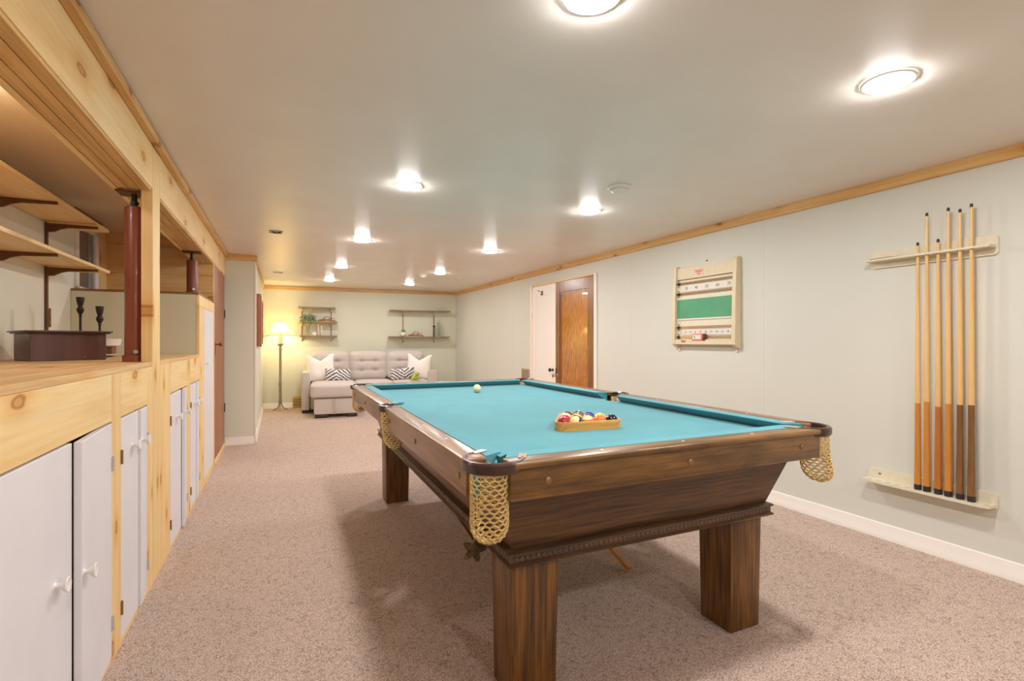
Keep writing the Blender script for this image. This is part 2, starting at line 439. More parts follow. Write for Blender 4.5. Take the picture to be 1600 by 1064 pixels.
# beam along the cabinets: core, fascia boards, soffit boards, top strip
BY0, BY1 = YN, 6.19
m = M(); m.box(-.134, BY0, 1.845, -.047, BY1, 2.06)
beam = struct('trim_beam', m, PINE_Y, CAB)
def bpart(name, b, mat=PINE_Y, bev=.0015): m = M(); m.box(*b, bev, 1); return struct(name, m, mat, parent=beam)
bpart('fascia_board', (-.0465, BY0, 1.836, 0, 2.805, 2.05))
bpart('fascia_board', (-.0465, 2.965, 1.836, 0, BY1, 2.05))
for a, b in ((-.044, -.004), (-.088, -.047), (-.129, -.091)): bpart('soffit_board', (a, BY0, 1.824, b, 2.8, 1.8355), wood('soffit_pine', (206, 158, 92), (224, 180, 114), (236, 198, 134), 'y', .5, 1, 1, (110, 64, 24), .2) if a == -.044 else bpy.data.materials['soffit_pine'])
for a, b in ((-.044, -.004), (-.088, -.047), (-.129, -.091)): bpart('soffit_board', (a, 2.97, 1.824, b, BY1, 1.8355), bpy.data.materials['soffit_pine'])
bpart('soffit_edge_strip', (-.158, BY0, 1.826, -.1345, 5.19, 1.9))
bpart('ceiling_strip', (.0005, BY0, 2.036, .032, BY1-.022, 2.0685), CROWN, .003)

# ------------------------------------------------------------ cabinet run
def knob(door, x, y, z, mat=KNOBW, s=1, name='knob'):
    m = M(); m.lathe([(.009*s, 0), (.007*s, .003*s), (.0085*s, .012*s), (.019*s, .024*s), (.021*s, .0275*s), (.0185*s, .0295*s), (.009*s, .026*s), (0, .0245*s)], (x, y, z), 20, axis=(1, 0, 0))
    return part(door, name, m, mat)
HINGE = plain('hinge_bronze', (150, 112, 76), .45, .3)
NICKEL = plain('hinge_nickel', (206, 198, 190), .35, .3)
def hinge(door, x, y, z):
    m = M(); m.box(x, y-.008, z-.028, x+.003, y+.006, z+.028, .001, 1); m.cyl((x+.003, y, z-.028), (x+.003, y, z+.028), .004, n=8); part(door, 'hinge', m, HINGE)
def cabinet(label, y0, y1, doors, stiles, ztop=.845, zf=1.012, group='pine framed cabinets under the counter'):
    t = thing('base_cabinet', label, 'cabinet', CAB, (0, y0, 0), group)
    m = M(); x0 = AX+.01
    m.box(x0, y0+.001, .0, -.022, y0+.016, 1.0); m.box(x0, y1-.016, .0, -.022, y1-.001, 1.0)
    m.box(x0, y0+.016, .02, -.03, y1-.016, .035); m.box(x0, y0+.016, .0, x0+.012, y1-.016, 1.0)
    part(t, 'carcass', m, PINE_X)
    for a, b in stiles:
        m = M(); m.box(-.02, a+.0006, 0, 0, b-.0006, zf if b-a < .5 else zf, .0012, 1); part(t, 'stile', m, PINE_Z)
    lo = min(d[0] for d in doors); hi = max(d[1] for d in doors)
    m = M(); m.box(-.02, lo+.0006, ztop+.003, 0, hi-.0006, zf, .0012, 1); part(t, 'fascia', m, PINE_Y)
    m = M(); m.box(-.02, lo, 0, -.002, hi, .018); part(t, 'kick_strip', m, PINE_Y)
    for (a, b, ang, side, kz, kn) in doors:
        # built closed, then swung about its hinge side
        m = M(); m.box(-.02, a+.002, .022, 0, b-.002, ztop-.004, .0015, 1)
        d = m.obj('door', CABW, t, (0, y0, 0))
        hy = b if side == 'far' else a
        hz = [.14, .70]
        for z in (hz if side != 'none' else []):
            mm = M(); mm.box(.0002, hy-.009 if side == 'far' else hy+.001, z-.026, .003, hy-.001 if side == 'far' else hy+.009, z+.026, .001, 1); mm.cyl((.004, hy, z-.026), (.004, hy, z+.026), .0035, n=8)
            h = mm.obj('hinge', HINGE if side == 'near' else NICKEL, d, (0, y0, 0))
        ky = kn
        mm = M(); s = 1.0
        mm.lathe([(.009*s, 0), (.007*s, .003*s), (.0085*s, .012*s), (.019*s, .024*s), (.021*s, .0275*s), (.0185*s, .0295*s), (.009*s, .026*s), (0, .0245*s)], (0, ky, kz), 20, axis=(1, 0, 0))
        mm.obj('knob', KNOBW, d, (0, y0, 0))
        if ang:
            piv = Vector((0, hy-y0, 0)); R = Matrix.Rotation(math.radians(ang if side == 'far' else -ang), 4, 'Z')
            d.matrix_local = Matrix.Translation(piv) @ R @ Matrix.Translation(-piv)
    return t
cabinet('pine framed base cabinet at the left picture edge with its right door standing ajar', 1.3, 2.3,
        [(1.40, 1.82, 0, 'none', .487, 1.70), (1.822, 2.19, 3.3, 'far', .462, 1.84)], [(1.3, 1.4), (2.19, 2.3)])
cabinet('narrow pine framed base cabinet between the near cabinet and the wooden post', 2.3, 2.81,
        [(2.30, 2.55, 0, 'near', .715, 2.455), (2.552, 2.705, 3.5, 'far', .715, 2.566)], [(2.705, 2.81)])
cabinet('pine framed base cabinet just beyond the wooden post with small white doors', 2.96, 3.89,
        [(3.22, 3.55, 0, 'near', .70, 3.40), (3.552, 3.75, 6, 'far', .705, 3.566)], [(2.96, 3.22), (3.75, 3.89)])
cabinet('farthest low pine framed base cabinet next to the tall cabinet', 3.89, 4.29,
        [(3.89, 4.13, 0, 'near', .705, 4.06), (4.132, 4.288, 3, 'far', .705, 4.17)], [(4.2885, 4.29)])
# counter
t = thing('countertop', 'long pine plank countertop along the left wall', 'countertop', CAB, (0, 1.2, 0))
PCNT = wood('counter_planks', (206, 160, 100), (226, 184, 126), (238, 202, 150), 'y', .45, 1.0, .8, (140, 84, 34), .16, normal='z')
xs = [AX+.001, -.6, -.46, -.33, -.2, -.1, 0.0]
for a, b in zip(xs, xs[1:]):
    m = M()
    if b == 0.0: m.box(a+.0008, .6, 1.0125, -.0465, 4.288, 1.035, .0015, 1); m.box(-.048, .6, 1.0125, -.0008, 2.806, 1.0348, .0015, 1); m.box(-.048, 2.964, 1.0125, -.0008, 4.288, 1.0348, .0015, 1)
    else: m.box(a+.0008, .6, 1.0125, b-.0008, 4.288, 1.035, .0015, 1)
    part(t, 'plank', m, PCNT)
# tall cabinet
t = thing('tall_cabinet', 'taller pine cabinet with a white door and sage side beyond the counter', 'cabinet', CAB, (0, 4.29, 0))
m = M(); m.box(AX+.002, 4.292, 0, -.021, 4.304, 1.47); part(t, 'side_panel', m, WALL_GREEN, 'pale sage painted side panel')
m = M(); m.box(AX+.002, 5.165, 0, -.021, 5.18, 1.47); m.box(AX+.002, 4.305, .02, -.03, 5.165, .035); part(t, 'carcass', m, PINE_X)
m = M(); m.box(AX+.002, 4.2895, 1.4705, -.003, 5.198, 1.486, .002, 1); part(t, 'top_board', m, wood('cap_brown', (120, 78, 34), (150, 100, 50), (168, 116, 62), 'x'))
m = M(); m.box(-.02, 4.2925, 0, 0, 4.55, 1.385, .0012, 1); part(t, 'stile', m, PINE_Z)
m = M(); m.box(-.02, 5.132, 0, 0, 5.225, 1.385, .0012, 1); part(t, 'stile', m, PINE_Z)
m = M(); m.box(-.02, 4.2925, 1.386, 0, 5.225, 1.47, .0012, 1); part(t, 'header', m, PINE_Y)
m = M(); m.box(-.018, 4.552, .05, .002, 5.13, 1.383, .0015, 1); dr = part(t, 'door', m, CABW)
knob(dr, .002, 4.62, .955, KNOBW, .8)
m = M(); m.box(-.02, 4.552, 0, -.001, 5.13, .047); part(t, 'kick_strip', m, PINE_Y)
# brown flush door under the beam
BRD = wood('brown_door_wood', (136, 76, 42), (164, 98, 58), (182, 114, 72), 'z', .42, .6, fine=.15, coat=.1)
m = M(); m.box(-.03, 5.232, .05, -.003, 6.15, 1.823, .0015, 1); db = struct('door_1', m, BRD, CAB)
m = M(); m.box(-.002, 5.3, 1.0, .002, 5.325, 1.12, .001, 1); struct('latch_plate', m, HINGE, parent=db)
m = M(); m.lathe([(.006, 0), (.006, .03), (.016, .036), (.018, .045), (.012, .054), (0, .056)], (0, 5.31, 1.1), 16, axis=(1, 0, 0)); struct('door_knob', m, plain('old_brass', (120, 84, 44), .35, 1), parent=db)
for z in (.42, 1.42): m = M(); m.box(-.004, 6.135, z-.045, .004, 6.165, z+.045, .001, 1); struct('door_hinge', m, DARKMET, parent=db)
m = M(); m.box(-.03, 5.226, 0, .006, 6.18, .046, .002, 1); struct('trim_threshold', m, PINE_Y, CAB)
m = M(); m.box(-.04, 6.152, .047, -.008, 6.185, 1.823); struct('trim_door_jamb', m, plain('dark_jamb', (84, 56, 36), .5), CAB)
m = M(); m.box(-.04, 5.2225, 1.486, -.004, 5.2315, 1.823); m.box(-.04, 5.226, .047, -.021, 5.2315, 1.486); struct('trim_door_side', m, PINE_Z, CAB)

# wooden post
m = M(); m.box(-.045, 2.8115, 0, .0015, 2.9585, 2.0355, .003, 1)
solo('wooden_post', 'slim unpainted pine post rising from floor to beam beside the counter', 'post', m, PINE_Z, CAB, (-.02, 2.885, 0))

# steel columns
def column(label, x, y, z0, z1, tilt=0):
    t = thing('support_column', label, 'column', CAB, (x, y, z0), 'red oxide jack posts carrying the beam')
    m = M(); m.lathe([(.046, 0), (.046, .028), (.0375, .029), (.0375, z1-z0-.075), (.036, z1-z0-.07), (.0, z1-z0-.07)], (x, y, z0), 36); part(t, 'tube', m, RED_POST)
    m = M(); m.cyl((x, y, z1-.075), (x, y, z1-.008), .012, n=16); m.cyl((x, y, z1-.055), (x, y, z1-.042), .019, n=6); m.lathe([(.012, 0), (.03, .004), (.03, .008), (.012, .012)], (x, y, z1-.074), 20); part(t, 'jack_screw', m, DARKMET)
    m = M(); m.box(x-.063, y-.05, z1-.0085, x+.063, y+.05, z1-.0005, .002, 1); part(t, 'top_plate', m, plain('rusty_plate', (92, 52, 38), .5) if 'rusty_plate' not in bpy.data.materials else bpy.data.materials['rusty_plate'])
    m = M(); m.lathe([(.011, 0), (.011, .007), (.009, .009), (0, .009)], (x+.012, y-.0355, z0+.045), 14, axis=(.3, -.95, 0)); part(t, 'bolt', m, STEEL)
column('tall dark red steel column standing on the counter beside the wooden post', -.083, 2.875, 1.0355, 1.8235)
column('short dark red steel column standing on the tall cabinet beyond the post', -.083, 4.58, 1.4865, 1.8235)

# shelves on the alcove wall
for lab, z, ye in (('upper pine wall shelf on brown brackets in the left alcove', 1.835, 4.07), ('lower pine wall shelf on brown brackets in the left alcove', 1.572, 4.09)):
    t = thing('wall_shelf', lab, 'shelf', CAB, (AX, 3.0, z), 'alcove wall shelves')
    m = M(); m.box(AX+.016, 2.0, z, AX+.262, ye, z+.019, .002, 1); part(t, 'board', m, PINE_Y)
    for by in (2.62, 3.27, 3.886):
        m = M()
        pr = [(AX+.016, z), (AX+.25, z), (AX+.252, z+.008), (AX+.256, z+.008), (AX+.256, z-.012), (AX+.11, z-.016), (AX+.07, z-.028), (AX+.045, z-.045), (AX+.016, z-.052)]
        pr = [(AX+.016, z-.001), (AX+.252, z-.001), (AX+.254, z-.014), (AX+.11, z-.02), (AX+.075, z-.03), (AX+.045, z-.048), (AX+.016, z-.052)]
        m.prism(pr, 'y', by-.006, by+.006); part(t, 'bracket', m, BRACK)
for by, lab in ((2.62, 'brown slotted shelf upright out at the left picture edge'), (3.27, 'brown slotted shelf upright nearer the viewer on the alcove wall'), (3.886, 'brown slotted shelf upright beside the alcove outlet plate')):
    m = M(); m.box(AX+.0005, by-.008, 1.05, AX+.0155, by+.008, 1.9, .002, 1)
    solo('shelf_upright', lab, 'shelf upright', m, BRACK, CAB, (AX, by, 1.05), 'alcove shelf uprights')
t = thing('outlet_plate', 'brown electrical outlet plate on the cream alcove wall', 'outlet', CAB, (AX, 3.94, 1.272))
m = M(); m.box(AX, 3.915, 1.215, AX+.006, 3.962, 1.33, .003, 2); part(t, 'plate', m, BRACK)
for z in (1.245, 1.3): m = M(); m.cyl((AX+.006, 3.938, z), (AX+.0085, 3.938, z), .012, n=16); part(t, 'socket', m, plain('socket_brown', (150, 110, 84), .4) if 'socket_brown' not in bpy.data.materials else bpy.data.materials['socket_brown'])

# dark box on the counter
a = math.radians(31)
BX = CAB @ frame((-.516, 3.05, 0), 31.4)
t = thing('wooden_box', 'dark mahogany box with an overhanging lid on the counter', 'box', BX, (.14, .14, 1.0355))
m = M(); m.box(0, 0, 1.0355, .288, .27, 1.166, .002, 1); part(t, 'body', m, MAHOG)
m = M(); m.box(-.014, -.014, 1.1665, .302, .284, 1.172, .002, 1); m.box(-.022, -.022, 1.1725, .31, .29, 1.181, .003, 2); part(t, 'lid', m, MAHOG)
m = M(); m.cyl((.2, -.0005, 1.052), (.2, .001, 1.052), .003, n=10); part(t, 'screw_head', m, STEEL)
IRON = plain('wrought_iron', (58, 48, 38), .5, .5, var=.2)
for lab, x, y, h in (('taller iron candlestick behind the mahogany box lid', -.50, 3.64, .346), ('shorter iron candlestick nearer the red column', -.405, 3.615, .295)):
    m = M(); s = h
    m.lathe([(.034, 0), (.036, .004), (.03, .01), (.012, .018), (.0065, .03), (.0055, h-.115), (.008, h-.105), (.006, h-.1), (.014, h-.085), (.018, h-.072), (.013, h-.058), (.009, h-.052), (.013, h-.045), (.018, h-.02), (.0195, h-.004), (.0195, h), (.015, h), (.01, h-.02), (0, h-.02)], (x, y, 1.0355), 20, flute=.04, nf=10)
    solo('candlestick', lab, 'candlestick', m, IRON, CAB, (x, y, 1.0355), 'iron candlesticks on the counter')
# white scrolled stand with a small brown box
t = thing('serving_stand', 'white scrolled stand holding a small brown box beside the mahogany box', 'stand', CAB, (-.42, 3.75, 1.0355))
m = M(); m.lathe([(.03, 0), (.05, .006), (.085, .012), (.088, .016), (.06, .018), (0, .018)], (-.42, 3.75, 1.0355), 28); part(t, 'foot_plate', m, PLASTW)
m = M(); m.box(-.47, 3.71, 1.0545, -.37, 3.79, 1.098, .003, 1); part(t, 'brown_box', m, wood('box_brown', (110, 66, 40), (134, 84, 52), (150, 98, 64), 'x'))
m = M(); m.lathe([(.06, 0), (.078, .006), (.082, .03), (.086, .042), (.08, .046), (0, .046)], (-.42, 3.75, 1.0985), 28); part(t, 'lid', m, PLASTW)
m = M()
pts = [(-.515+.012*math.sin(k/11*PI*1.6), 3.745, 1.05+.105*k/11) for k in range(12)]
m.tube(pts, .007, 8); part(t, 'scroll_handle', m, PLASTW)
# little lamp on the alcove ceiling at the picture edge
t = thing('alcove_lamp', 'small white ceiling fixture at the left picture edge above the shelves', 'ceiling light', CAB, (-.405, 2.29, 2.035))
m = M(); m.lathe([(.05, 0), (.052, -.01), (.045, -.016), (.04, -.016)], (-.405, 2.29, 2.0345), 24); part(t, 'housing', m, PLASTW)
m = M(); m.lathe([(.038, -.0165), (.03, -.03), (0, -.034)], (-.405, 2.29, 2.0345), 24, cap=False); part(t, 'diffuser', m, emis('alcove_diffuser', LIGHT_COL, DOWN_E*.65))  # glow added to brighten the alcove; the fixture itself looks unlit

# ------------------------------------------------------------ pool table
TW, TL = 1.479, 2.688
ZR, ZS = .808, .768
t = thing('pool_table', 'antique oak pool table with turquoise cloth and gold net pockets', 'pool table', TB, (TW/2, TL/2, 0))
TABLE = t
def tp(name, m, mat, label=None, parent=None, sharp=35): return part(parent or t, name, m, mat, label, sharp)
# legs
for lx in (.195, 1.119):
    for ly in (.205, 2.318):
        m = M(); b0 = .006
        m.hull8([(lx+b0, ly+b0, .001), (lx+.165-b0, ly+b0, .001), (lx+.165-b0, ly+.165-b0, .001), (lx+b0, ly+.165-b0, .001)],
                [(lx, ly, .444), (lx+.165, ly, .444), (lx+.165, ly+.165, .444), (lx, ly+.165, .444)])
        es = [e for e in m.b.edges]; bmesh.ops.bevel(m.b, geom=es, offset=.003, segments=2, profile=.5, affect='EDGES')
        tp('leg', m, OAK_Z)
# bottom frame moulding with carved band
def ring(m, x0, y0, x1, y1, prof, zb):
    """mitred rectangular ring; prof = list of (outward, z)"""
    loops = []
    for (cx, cy, sx, sy) in ((x0, y0, -1, -1), (x1, y0, 1, -1), (x1, y1, 1, 1), (x0, y1, -1, 1)):
        loops.append([m.b.verts.new((cx+sx*o, cy+sy*o, zb+z)) for o, z in prof])
    n = len(prof)
    for i in range(4):
        A = loops[i]; B = loops[(i+1) % 4]
        for k in range(n): m.b.faces.new((A[k], A[(k+1) % n], B[(k+1) % n], B[k]))
m = M(); mo = .187
ring(m, mo, mo, TW-mo, TL-mo, [(0, .0), (.016, .002), (.02, .007), (.015, .011), (.010, .014), (.010, .034), (.016, .037), (.018, .042), (.013, .047), (.004, .05), (-.09, .05), (-.09, 0)], .445)
mold = tp('base_moulding', m, MOLD)
m = M(); n = 58
for s_, fixed in (('f', mo-.010), ('b', TL-mo+.010)):
    for k in range(n):
        x = mo+(TW-2*mo)*(k+.5)/n; m.ball((x, fixed, .469), .0085, 8, 6, 1, .5, 1)
n = 120
for fixed in (mo-.010, TW-mo+.010):
    for k in range(n):
        y = mo+(TL-2*mo)*(k+.5)/n; m.ball((fixed, y, .469), .0085, 8, 6, .5, 1, 1)
o = tp('carved_beading', m, MOLD, parent=mold)
# sloping body
bi, bo = .12, .19
def bodyside(pts, mat, nm='body_panel'):
    m = M(); A = [m.b.verts.new(p) for p in pts]
    n = (A[1].co-A[0].co).cross(A[2].co-A[0].co).normalized()*-.018
    c = Vector((TW/2, TL/2, .6))
    if (A[0].co+n-c).length > (A[0].co-c).length: n = -n
    B = [m.b.verts.new(v.co+n) for v in A]
    m.b.faces.new(A); m.b.faces.new(B[::-1])
    for i in range(4): m.b.faces.new((A[i], A[(i+1) % 4], B[(i+1) % 4], B[i]))
    tp(nm, m, mat)
zb0, zb1 = .4955, .745
bodyside([(bo, bo, zb0), (TW-bo, bo, zb0), (TW-bi, bi-.02, zb1), (bi, bi-.02, zb1)], OAK_B)
bodyside([(bo, TL-bo, zb0), (TW-bo, TL-bo, zb0), (TW-bi, TL-bi+.02, zb1), (bi, TL-bi+.02, zb1)], OAK_B)
bodyside([(bo, bo, zb0), (bo, TL-bo, zb0), (bi, TL-bi+.02, zb1), (bi, bi-.02, zb1)], OAK_BY)
bodyside([(TW-bo, bo, zb0), (TW-bo, TL-bo, zb0), (TW-bi, TL-bi+.02, zb1), (TW-bi, bi-.02, zb1)], OAK_BY)
m = M(); m.box(bo+.02, bo+.02, .497, TW-bo-.02, TL-bo-.02, .507); tp('underside_board', m, OAK_B)
# slate and cloth bed with cut corners and side notches
def bedpoly(ins, cr, sr):
    x0, y0, x1, y1 = ins, ins, TW-ins, TL-ins; my = TL/2
    P = []
    def arc(cx, cy, r, a0, a1, n=8): return [(cx+r*math.cos(math.radians(a0+(a1-a0)*k/n)), cy+r*math.sin(math.radians(a0+(a1-a0)*k/n))) for k in range(n+1)]
    c = cr
    P += arc(x0-.02, y0-.02, c, 90-11, 11); P += arc(x1+.02, y0-.02, c, 169, 101)
    P += [(x1, my-sr)] + arc(x1+.01, my, sr, 255, 105, 6)[0:] + [(x1, my+sr)]
    P += arc(x1+.02, y1+.02, c, 259, 191); P += arc(x0-.02, y1+.02, c, -11, -79)
    P += [(x0, my+sr)] + arc(x0-.01, my, sr, 75, -75, 6) + [(x0, my-sr)]
    return P
m = M(); m.prism(bedpoly(.085, .075, .055), 'z', .7655, ZS); tp('cloth_bed', m, CLOTH)
m = M(); m.prism(bedpoly(.086, .077, .057), 'z', .742, .765); tp('slate', m, plain('slate', (90, 88, 84), .7))
# rails: blind (apron) + top cap + cushion, six rails
CAPI = .075; G = .105; SG = .062
def rail(axis, fixed, a0, a1, sgn, mat):
    """axis 'x': rail along x at y=fixed edge; sgn +1 if inside is +"""
    def bx(m, o0, o1, z0, z1, b, e0=a0, e1=a1):
        p0, p1 = sorted((fixed+sgn*o0, fixed+sgn*o1))
        if axis == 'x': m.box(e0, p0, z0, e1, p1, z1, b, 3)
        else: m.box(p0, e0, z0, p1, e1, z1, b, 3)
    m = M(); bx(m, .012, .042, .702, .788, .002); r = tp('rail_apron', m, mat)
    m = M(); bx(m, 0, CAPI, .788, ZR, .007); tp('rail_cap', m, mat)
    # cushion: wedge profile
    c0, c1 = a0+.012, a1-.012
    prof = [(CAPI+.0006, ZR-.001), (CAPI+.0006, ZS+.0005), (.094, ZS+.0005), (.1345, ZS+.0345), (.137, ZS+.0365), (.1355, ZS+.0383), (.122, ZR-.0008)]
    m = M(); loops = []
    for e, dirn in ((c0, -1), (c1, 1)):
        lp = []
        for o, z in prof:
            k = (o-CAPI)/(.137-CAPI)          # splayed ends
            ee = e + (-dirn)*(k*.035)
            lp.append(m.b.verts.new((ee, fixed+sgn*o, z) if axis == 'x' else (fixed+sgn*o, ee, z)))
        loops.append(lp)
    n = len(prof); A, B = loops
    m.b.faces.new(A); m.b.faces.new(B[::-1])
    for k in range(n): m.b.faces.new((A[k], A[(k+1) % n], B[(k+1) % n], B[k]))
    tp('cushion', m, CLOTH, sharp=20)
    # bolts in the apron
    L = a1-a0
    for f in ((.09, .5, .92) if axis == 'x' else (.05, .5, .95)):
        p = a0+L*f
        m = M(); ax = (0, -sgn, 0) if axis == 'x' else (-sgn, 0, 0)
        c = (p, fixed+sgn*.0121, .748) if axis == 'x' else (fixed+sgn*.0121, p, .748)
        m.lathe([(.0105, 0), (.0105, .002), (.007, .0045), (0, .005)], c, 14, axis=ax); tp('rail_bolt', m, plain('bolt_brass', (150, 120, 84), .4, .8) if 'bolt_brass' not in bpy.data.materials else bpy.data.materials['bolt_brass'], parent=r)
    # sight spots on the cap
    for f in (.25, .5, .75):
        p = a0+L*f; m = M(); c = (p, fixed+sgn*.045, ZR-.0004) if axis == 'x' else (fixed+sgn*.045, p, ZR-.0004)
        m.cyl(c, (c[0], c[1], ZR+.0004), .005, n=12); tp('rail_sight', m, KNOBW)
rail('x', 0, G, TW-G-.02, 1, OAK_X); rail('x', TL, G, TW-G, -1, OAK_X)
for fx, sg in ((0, 1), (TW, -1)):
    rail('y', fx, G, TL/2-SG, sg, OAK_Y); rail('y', fx, TL/2+SG, TL-G, sg, OAK_Y)
# pocket irons, plates and nets
def net_mesh(path, n=18, rows=13, yaw=0):
    """path: list of (centre, rx, ry) from ring to bottom"""
    m = M(); rings = []; L = len(path)
    for j, (c, rx, ry) in enumerate(path):
        h = (path[max(j-1, 0)][0][2]-path[min(j+1, L-1)][0][2])/(min(j+1, L-1)-max(j-1, 0))*.22
        rings.append([m.b.verts.new((c[0]+rx*math.cos(PI*i/n), c[1]+ry*math.sin(PI*i/n), c[2]+(h if (i+j) % 2 else -h))) for i in range(2*n)])
    for j in range(L-1):
        A, B = rings[j], rings[j+1]; N2 = 2*n
        for i in range(N2):
            if (i+j) % 2 == 0:
                m.b.faces.new((A[i], A[(i+1) % N2], A[(i+2) % N2], B[(i+2) % N2], B[(i+1) % N2], B[i]))
    m.b.faces.new(rings[-1])
    return m
def pocket(cx, cy, ang, side=False, sag=(0, 0), depth=.2):
    """ang: outward direction in degrees"""
    r = .079 if not side else .06
    span = 112 if not side else 82
    pts = []
    for k in range(17):
        a_ = math.radians(ang-span+2*span*k/16); pts.append((cx+r*math.cos(a_), cy+r*math.sin(a_), .799))
    m = M(); m.sweep(pts, [(-.004, -.019), (.008, -.019), (.011, -.012), (.011, .006), (.007, .0115), (.0, .013), (-.006, .009), (-.007, 0)])
    iron = tp('pocket_iron', m, LEATHER)
    for k in (0, 16):
        p = pts[k]; q = pts[1 if k == 0 else 15]; d = (Vector(p)-Vector(q)).normalized()
        m = M(); c = Vector(p)+d*.02; mt = Matrix.Translation((c.x, c.y, ZR+.0012)) @ Matrix.Rotation(math.atan2(d.y, d.x), 4, 'Z')
        m.box(-.026, -.012, -.001, .026, .012, .0012, .0008, 1, mat=mt); tp('pocket_plate', m, plain('nickel_plate', (196, 180, 156), .3, .6) if 'nickel_plate' not in bpy.data.materials else bpy.data.materials['nickel_plate'])
    u = (math.cos(math.radians(ang)), math.sin(math.radians(ang)))
    path = []; N = 17; r0 = .052 if not side else .045
    ctr = (cx+u[0]*.028, cy+u[1]*.028) if not side else (cx+u[0]*.012, cy+u[1]*.012)
    for j in range(N+1):
        f = j/N
        rr = r0*(1-.12*math.sin(f*PI*.6)+.14*f)
        if f > .72: rr *= math.sqrt(max(.04, 1-((f-.72)/.285)**2))
        path.append(((ctr[0]+sag[0]*f*f, ctr[1]+sag[1]*f*f, .785-depth*f), rr, rr))
    m = net_mesh(path, 13 if not side else 12)
    o = tp('net', m, GOLD, sharp=180)
    md = o.modifiers.new('w', 'WIREFRAME'); md.thickness = .0062; md.use_even_offset = False; md.use_replace = True
    o.parent = iron
pocket(.085, .085, 225); pocket(TW-.108, .085, -45, sag=(.022, -.015), depth=.185)
pocket(.082, TL-.082, 135, sag=(-.0, .0), depth=.175); pocket(TW-.082, TL-.082, 45)
pocket(.052, TL/2, 180, True, sag=(.02, -.03), depth=.19); pocket(TW-.052, TL/2, 0, True)
# torn cloth flap at the near left pocket
m = M(); m.hull8([(.128, .125, .770), (.165, .14, .770), (.16, .165, .770), (.125, .15, .770)], [(.12, .118, .80), (.15, .125, .806), (.142, .15, .803), (.117, .142, .80)]); tp('cloth_flap', m, CLOTH)
m = M(); m.hull8([(.03, .098, .70), (.045, .098, .70), (.045, .103, .70), (.03, .103, .70)], [(.02, .098, .785), (.05, .098, .785), (.05, .103, .785), (.02, .103, .785)]); tp('cloth_flap', m, CLOTH)

# balls
def ballmat(name, c, stripe):
    m, nt, b = newmat(name); b.inputs['Roughness'].default_value = .12; b.inputs['Coat Weight'].default_value = .4
    if not stripe: b.inputs['Base Color'].default_value = lin(c); return m
    tc = nd(nt, 'ShaderNodeTexCoord'); sp = nd(nt, 'ShaderNodeSeparateXYZ'); nt.links.new(tc.outputs['Object'], sp.inputs[0])
    ab = nd(nt, 'ShaderNodeMath', operation='ABSOLUTE'); nt.links.new(sp.outputs[2], ab.inputs[0])
    lt = nd(nt, 'ShaderNodeMath', operation='LESS_THAN'); lt.inputs[1].default_value = .0165; nt.links.new(ab.outputs[0], lt.inputs[0])
    nt.links.new(mix(nt, lin((240, 214, 150)), lin(c), lt.outputs[0]), b.inputs['Base Color']); return m
RB = .0276
RK = TB @ frame((.728, .0, 0), 0)
RKF = TB @ frame((.5885+.003, .533+.034, 0), -5)     # origin: centre of the near left ball
BALLC = [[('dark red', (150, 20, 40), 0), ('navy blue', (30, 34, 90), 1), ('orange', (232, 120, 30), 1), ('orange', (236, 110, 40), 0), ('black', (18, 18, 22), 0)],
         [('crimson', (196, 30, 60), 0), ('dark green', (20, 80, 60), 1), ('purple', (90, 30, 110), 1), ('yellow', (238, 190, 60), 0)],
         [('yellow', (240, 180, 50), 1), ('bright red', (210, 50, 50), 1), ('deep blue', (30, 50, 140), 0)],
         [('dark maroon', (120, 20, 40), 1), ('green', (20, 110, 70), 0)]]
pl = ['first', 'second', 'third', 'fourth', 'fifth']
rown = ['near row of the rack', 'second row of the rack', 'third row of the rack', 'fourth row of the rack']
for r, row in enumerate(BALLC):
    for c, (nm, colr, st) in enumerate(row):
        mt = ballmat('ball_%s_%d' % (nm.replace(' ', '_'), st), colr, st)
        x = c*2*RB+r*RB; y = r*2*RB*.866
        m = M(); m.ball((x, y, ZS+RB+.0003), RB-.0002, 24, 16)
        o = solo('billiard_ball', '%s billiard ball, %s from left in the %s' % (nm+(' striped' if st else ''), pl[c], rown[r]), 'billiard ball', m, mt, RKF, (x, y, ZS+RB), 'billiard balls in the rack')
        o.matrix_world = o.matrix_world @ Matrix.Rotation(random.uniform(-1.5, 1.5), 4, 'X') @ Matrix.Rotation(random.uniform(-.8, .8), 4, 'Y')
def tri(off):
    s = 4*2*RB; V = [(0, 0), (s, 0), (s/2, s*.866)]; P = []
    for (vx, vy), a0 in zip(V, (150, 270, 30)):
        for k in range(9):
            a_ = math.radians(a0+120*k/8); P.append((vx+off*math.cos(a_), vy+off*math.sin(a_)))
    return P
m = M(); inn = tri(RB+.001); out = tri(RB+.010)
LO = [[m.b.verts.new((x, y, z)) for x, y in pp] for pp, z in ((inn, ZS+.0005), (inn, ZS+.036), (out, ZS+.036), (out, ZS+.0005))]
n = len(inn)
for i in range(4):
    A, B = LO[i], LO[(i+1) % 4]
    for k in range(n): m.b.faces.new((A[k], A[(k+1) % n], B[(k+1) % n], B[k]))
solo('ball_rack', 'triangular light wooden rack around the balls on the table', 'ball rack', m, wood('rack_maple', (206, 140, 60), (222, 160, 78), (232, 178, 100), 'x', .35, 2), RKF, (.11, .09, ZS))
m = M(); m.ball((.790, 2.11, ZS+.0290), .0285, 24, 16)
solo('cue_ball', 'cream cue ball alone at the far end of the cloth', 'billiard ball', m, plain('cue_ball_ivory', (238, 224, 170), .15), TB, (.790, 2.11, ZS+.029))

